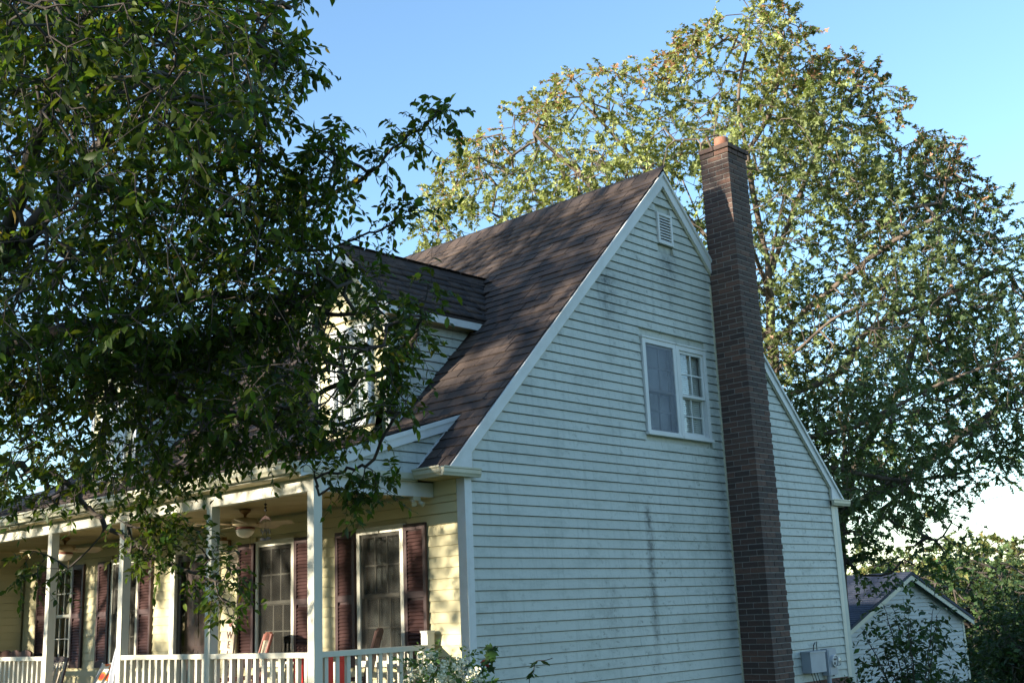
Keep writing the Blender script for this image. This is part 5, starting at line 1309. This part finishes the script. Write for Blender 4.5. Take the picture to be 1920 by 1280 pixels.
c = on(648, 1240, 1, -0.62); rocker((c[0] - 0.05, -0.62, PF), -0.82, 'dark rocking chair in front of the window nearest the house corner', 'darkwood', 'darkwood')
c = on(112, 1240, 1, -0.55); rocker((c[0], -0.80, PF), 0.3, 'dark brown rocking chair with pale seat by the porch steps', 'darkwood', 'tanwood', 0.5, 0.70)
# red cooler with black base
cl = thing('cooler', 'bright red cooler with a dark base standing behind the corner post', 'cooler', (float(on(603, 1240, 1, -0.9)[0]), -0.9, PF))
MB().box(-0.21, 0.21, -0.15, 0.15, 0.34, 0.75).build('body', 'red', cl)
MB().box(-0.22, 0.22, -0.16, 0.16, 0.752, 0.80).build('lid', 'red', cl)
for sx in (-1, 1):
    for sy in (-1, 1): MB().tube([(sx * 0.18, sy * 0.12, 0), (sx * 0.18, sy * 0.12, 0.345)], 0.022, 8).build('leg', 'black', cl)
MB().box(-0.19, 0.19, -0.13, 0.13, 0.10, 0.12).build('shelf', 'black', cl)
# scalloped bench
bn = thing('porch_bench', 'dark brown porch bench with a scalloped top rail at the far end', 'bench', (float(on(20, 1212, 1, -0.35)[0]), -0.55, PF))
top = [(-0.62 + 1.24 * i / 24, 0.20, 0.86 + 0.035 * abs(math.sin(i * math.pi / 6)) ) for i in range(25)]
MB().prism(top + [(0.62, 0.20, 0.74), (0.3, 0.20, 0.72), (0, 0.20, 0.75), (-0.3, 0.20, 0.72), (-0.62, 0.20, 0.74)], (0, 0.03, 0)).build('top_rail', 'darkwood', bn)
for i in range(11): MB().box(-0.56 + i * 0.11, -0.52 + i * 0.11, 0.205, 0.225, 0.42, 0.745).build('back_slat', 'darkwood', bn)
MB().box(-0.62, 0.62, -0.22, 0.24, 0.39, 0.42).build('seat', 'darkwood', bn)
for sx in (-1, 1):
    MB().box(sx * 0.60 - 0.03, sx * 0.60 + 0.03, -0.22, -0.16, 0, 0.389).build('leg', 'darkwood', bn); MB().box(sx * 0.60 - 0.03, sx * 0.60 + 0.03, 0.195, 0.245, 0, 0.80).build('leg', 'darkwood', bn)
    MB().box(sx * 0.60 - 0.035, sx * 0.60 + 0.035, -0.24, 0.19, 0.60, 0.63).build('arm', 'darkwood', bn)
# floral lawn chair and the closed umbrella
c = on(183, 1246, 1, -0.9)
fc = thing('lawn_chair', 'folding lawn chair with orange and red floral fabric', 'chair', (c[0] + 0.05, -0.95, PF), None, 0.25); hh = float(c[2] - PF)
MB().prism([(-0.22, 0.12, 0.36), (0.22, 0.12, 0.36), (0.22, 0.30, hh), (-0.22, 0.30, hh)], (0, 0.012, 0)).build('back_fabric', 'floral', fc)
MB().box(-0.22, 0.22, -0.28, 0.11, 0.35, 0.362).build('seat_fabric', 'floral', fc)
for sx in (-1, 1):
    MB().tube([(sx * 0.235, 0.32, hh + 0.01), (sx * 0.235, 0.12, 0.36), (sx * 0.235, -0.30, 0.0)], 0.011, 6).build('frame_tube', 'grey_metal', fc); MB().tube([(sx * 0.235, -0.29, 0.36), (sx * 0.235, 0.28, 0.0)], 0.011, 6).build('leg', 'grey_metal', fc)
c = on(222, 1196, 1, -0.75)
un = thing('closed_umbrella', 'grey folded patio umbrella leaning beside the floral chair', 'umbrella', (c[0] - 0.12, -0.75, PF)); un.rotation_euler = (0, math.radians(9), 0)
hu = float(c[2] - PF)
MB().tube([(0, 0, 0), (0, 0, hu)], 0.014, 8).build('pole', 'grey_metal', un)
cn = MB(); n = 16
prof = [(0.016, hu - 0.02), (0.035, hu - 0.12), (0.06, hu - 0.35), (0.075, hu - 0.6), (0.07, hu - 0.72)]
cn.add([(r * (1 + 0.22 * (-1) ** k) * math.cos(2 * math.pi * k / n), r * (1 + 0.22 * (-1) ** k) * math.sin(2 * math.pi * k / n), zz) for r, zz in prof for k in range(n)], [(i * n + k, i * n + (k + 1) % n, (i + 1) * n + (k + 1) % n, (i + 1) * n + k) for i in range(4) for k in range(n)]).build('canopy', 'canvas', un)

# ------------------------------------------------------------------ plants at the house corner
def flower_bush():
    rng = np.random.default_rng(81); B0 = at(815, 1230, 9.0); B0[2] = float(ground_z(B0[0], B0[1])) - 0.05
    L = [[B0, B0 + (0, 0, 0.5), B0 + (0, 0.02, 1.1)]]
    for q in range(9):
        a = q * 2.4; r = 0.2 + 0.05 * (q % 4); L.append([B0 + (0, 0, 0.05), B0 + (math.cos(a) * r * 0.6, math.sin(a) * r * 0.6, 0.7), B0 + (math.cos(a) * r * 1.4, math.sin(a) * r * 1.4, 1.15 + 0.03 * (q % 4))])
    OUT = [(755, 1272), (775, 1238), (800, 1218), (840, 1228), (870, 1236), (895, 1248), (915, 1275), (930, 1400), (740, 1400)]
    u, v = sample_poly(OUT, 210, rng); A = px3(u, v, 9.0 + rng.uniform(-0.35, 0.35, len(u)))
    root, put, B, ax, nr, Ls, S, end, tp, c = tree('flowering_shrub', 'bushy shrub covered in small cream flowers at the porch corner', 'shrub', L, A, rng, dict(n=9, len=0.16, size=0.055, droop=0.3, col=colset((0.07, 0.12, 0.04), 0.25)), 'bark', r_tip=0.0018, step=0.12, trunk_r=0.012)
    crown(put, OVAL, B, ax, nr, Ls, c, 'leaf', 'foliage')
    fm = []
    for q in range(4):
        m = MB()
        for k in range(14):
            d = unit(rng.normal(0, 1, 3)); p = d * 0.026; s1 = unit(np.cross(d, (0.3, 0.2, 1))); s2 = np.cross(d, s1); r = 0.011
            m.add([p + r * s1, p + r * s2, p - r * s1, p - r * s2, p + d * 0.006], [(0, 1, 4), (1, 2, 4), (2, 3, 4), (3, 0, 4)])
        fm.append(m.mesh('flower_cluster', 'petal'))
    org = np.asarray(L[0][0]); u, v = sample_poly(OUT[:7] + [(915, 1300), (745, 1300)], 64, rng)
    for q, P in enumerate(px3(u, v, 8.85 + rng.uniform(-0.3, 0.2, 64))):
        link('flower_cluster', fm[q % 4], root, Matrix.Translation(tuple(P - org)) @ Matrix.Scale(rng.uniform(0.7, 1.25), 4))
flower_bush()
def sapling():
    rng = np.random.default_rng(83); p = [at(905, 1420, 9.05), at(905, 1300, 9.1), at(902, 1262, 9.1), at(915, 1235, 9.1), at(926, 1212, 9.1)]
    p[0][2] = float(ground_z(p[0][0], p[0][1])) - 0.05
    t = thing('maple_sapling', 'young maple shoot with lobed dark leaves against the gable wall', 'sapling', tuple(p[0])); o = p[0]
    MB().tube([q - o for q in catmull(p, 5)], [0.008] * 6 + [0.005] * 15, 6).build('stem', 'bark', t)
    T = np.array([[0, 0, 0], [0.1, 0.42, -0.05], [0.34, 0.22, 0.02], [0.55, 0.46, -0.08], [0.62, 0.16, 0.02], [1.0, 0, -0.14], [0.62, -0.16, 0.02], [0.55, -0.46, -0.08], [0.34, -0.22, 0.02], [0.1, -0.42, -0.05], [0.4, 0, 0.03]])
    I = np.array([[10, i, i + 1] for i in range(0, 9)] + [[10, 9, 0]])[:, [0, 2, 1]]
    var = [fast_mesh('leaf', T, I, 'leaf', np.tile(np.array(c), (len(T), 1))) for c in ((0.035, 0.075, 0.022), (0.045, 0.10, 0.025), (0.03, 0.06, 0.02), (0.30, 0.045, 0.03))]
    cc = catmull(p[2:], 9)
    for q in range(17):
        b = cc[min(len(cc) - 1, 3 + q)] + rng.normal(0, 0.02, 3); a = unit(RGT * rng.choice((-1, 1)) * rng.uniform(0.3, 1) - np.array([0, 0, 1]) * rng.uniform(0.2, 1.0) + rng.normal(0, 0.2, 3) - FWD * 0.2)
        nr = unit(-FWD + np.array([0, 0, 0.9]) + rng.normal(0, 0.3, 3)); s_ = unit(np.cross(nr, a)); n_ = np.cross(a, s_); l = rng.uniform(0.06, 0.10); b = b - o
        link('leaf', var[3 if q in (4, 5) else q % 3], t, Matrix(((a[0] * l, s_[0] * l, n_[0] * l, b[0]), (a[1] * l, s_[1] * l, n_[1] * l, b[1]), (a[2] * l, s_[2] * l, n_[2] * l, b[2]), (0, 0, 0, 1))))
sapling()
def weed():
    rng = np.random.default_rng(85); p = [at(985, 1420, 9.5), at(992, 1290, 9.5), at(1000, 1262, 9.5), at(1004, 1240, 9.5), at(1022, 1237, 9.5), at(1036, 1233, 9.5)]
    p[0][2] = float(ground_z(p[0][0], p[0][1])) - 0.05; o = p[0]
    t = thing('weed', 'thin straggling weed stalk in front of the gable wall', 'weed', tuple(o))
    c = catmull(p, 6); MB().tube([q - o for q in c], 0.0035, 5).build('stem', 'bark', t)
    me = fast_mesh('leaf', OVAL[0] * np.array([1, 0.6, 1]), OVAL[1], 'leaf', np.tile(np.array((0.03, 0.06, 0.022)), (4, 1)))
    for q in range(16):
        b = c[8 + q] - o if 8 + q < len(c) else c[-1] - o; a = unit(RGT * rng.choice((-1, 1)) * 0.7 - np.array([0, 0, 1]) * rng.uniform(0.1, 0.9) + rng.normal(0, 0.2, 3)); nr = unit(-FWD + rng.normal(0, 0.4, 3)); s_ = unit(np.cross(nr, a)); n_ = np.cross(a, s_); l = rng.uniform(0.05, 0.085)
        link('leaf', me, t, Matrix(((a[0] * l, s_[0] * l, n_[0] * l, b[0]), (a[1] * l, s_[1] * l, n_[1] * l, b[1]), (a[2] * l, s_[2] * l, n_[2] * l, b[2]), (0, 0, 0, 1))))
weed()
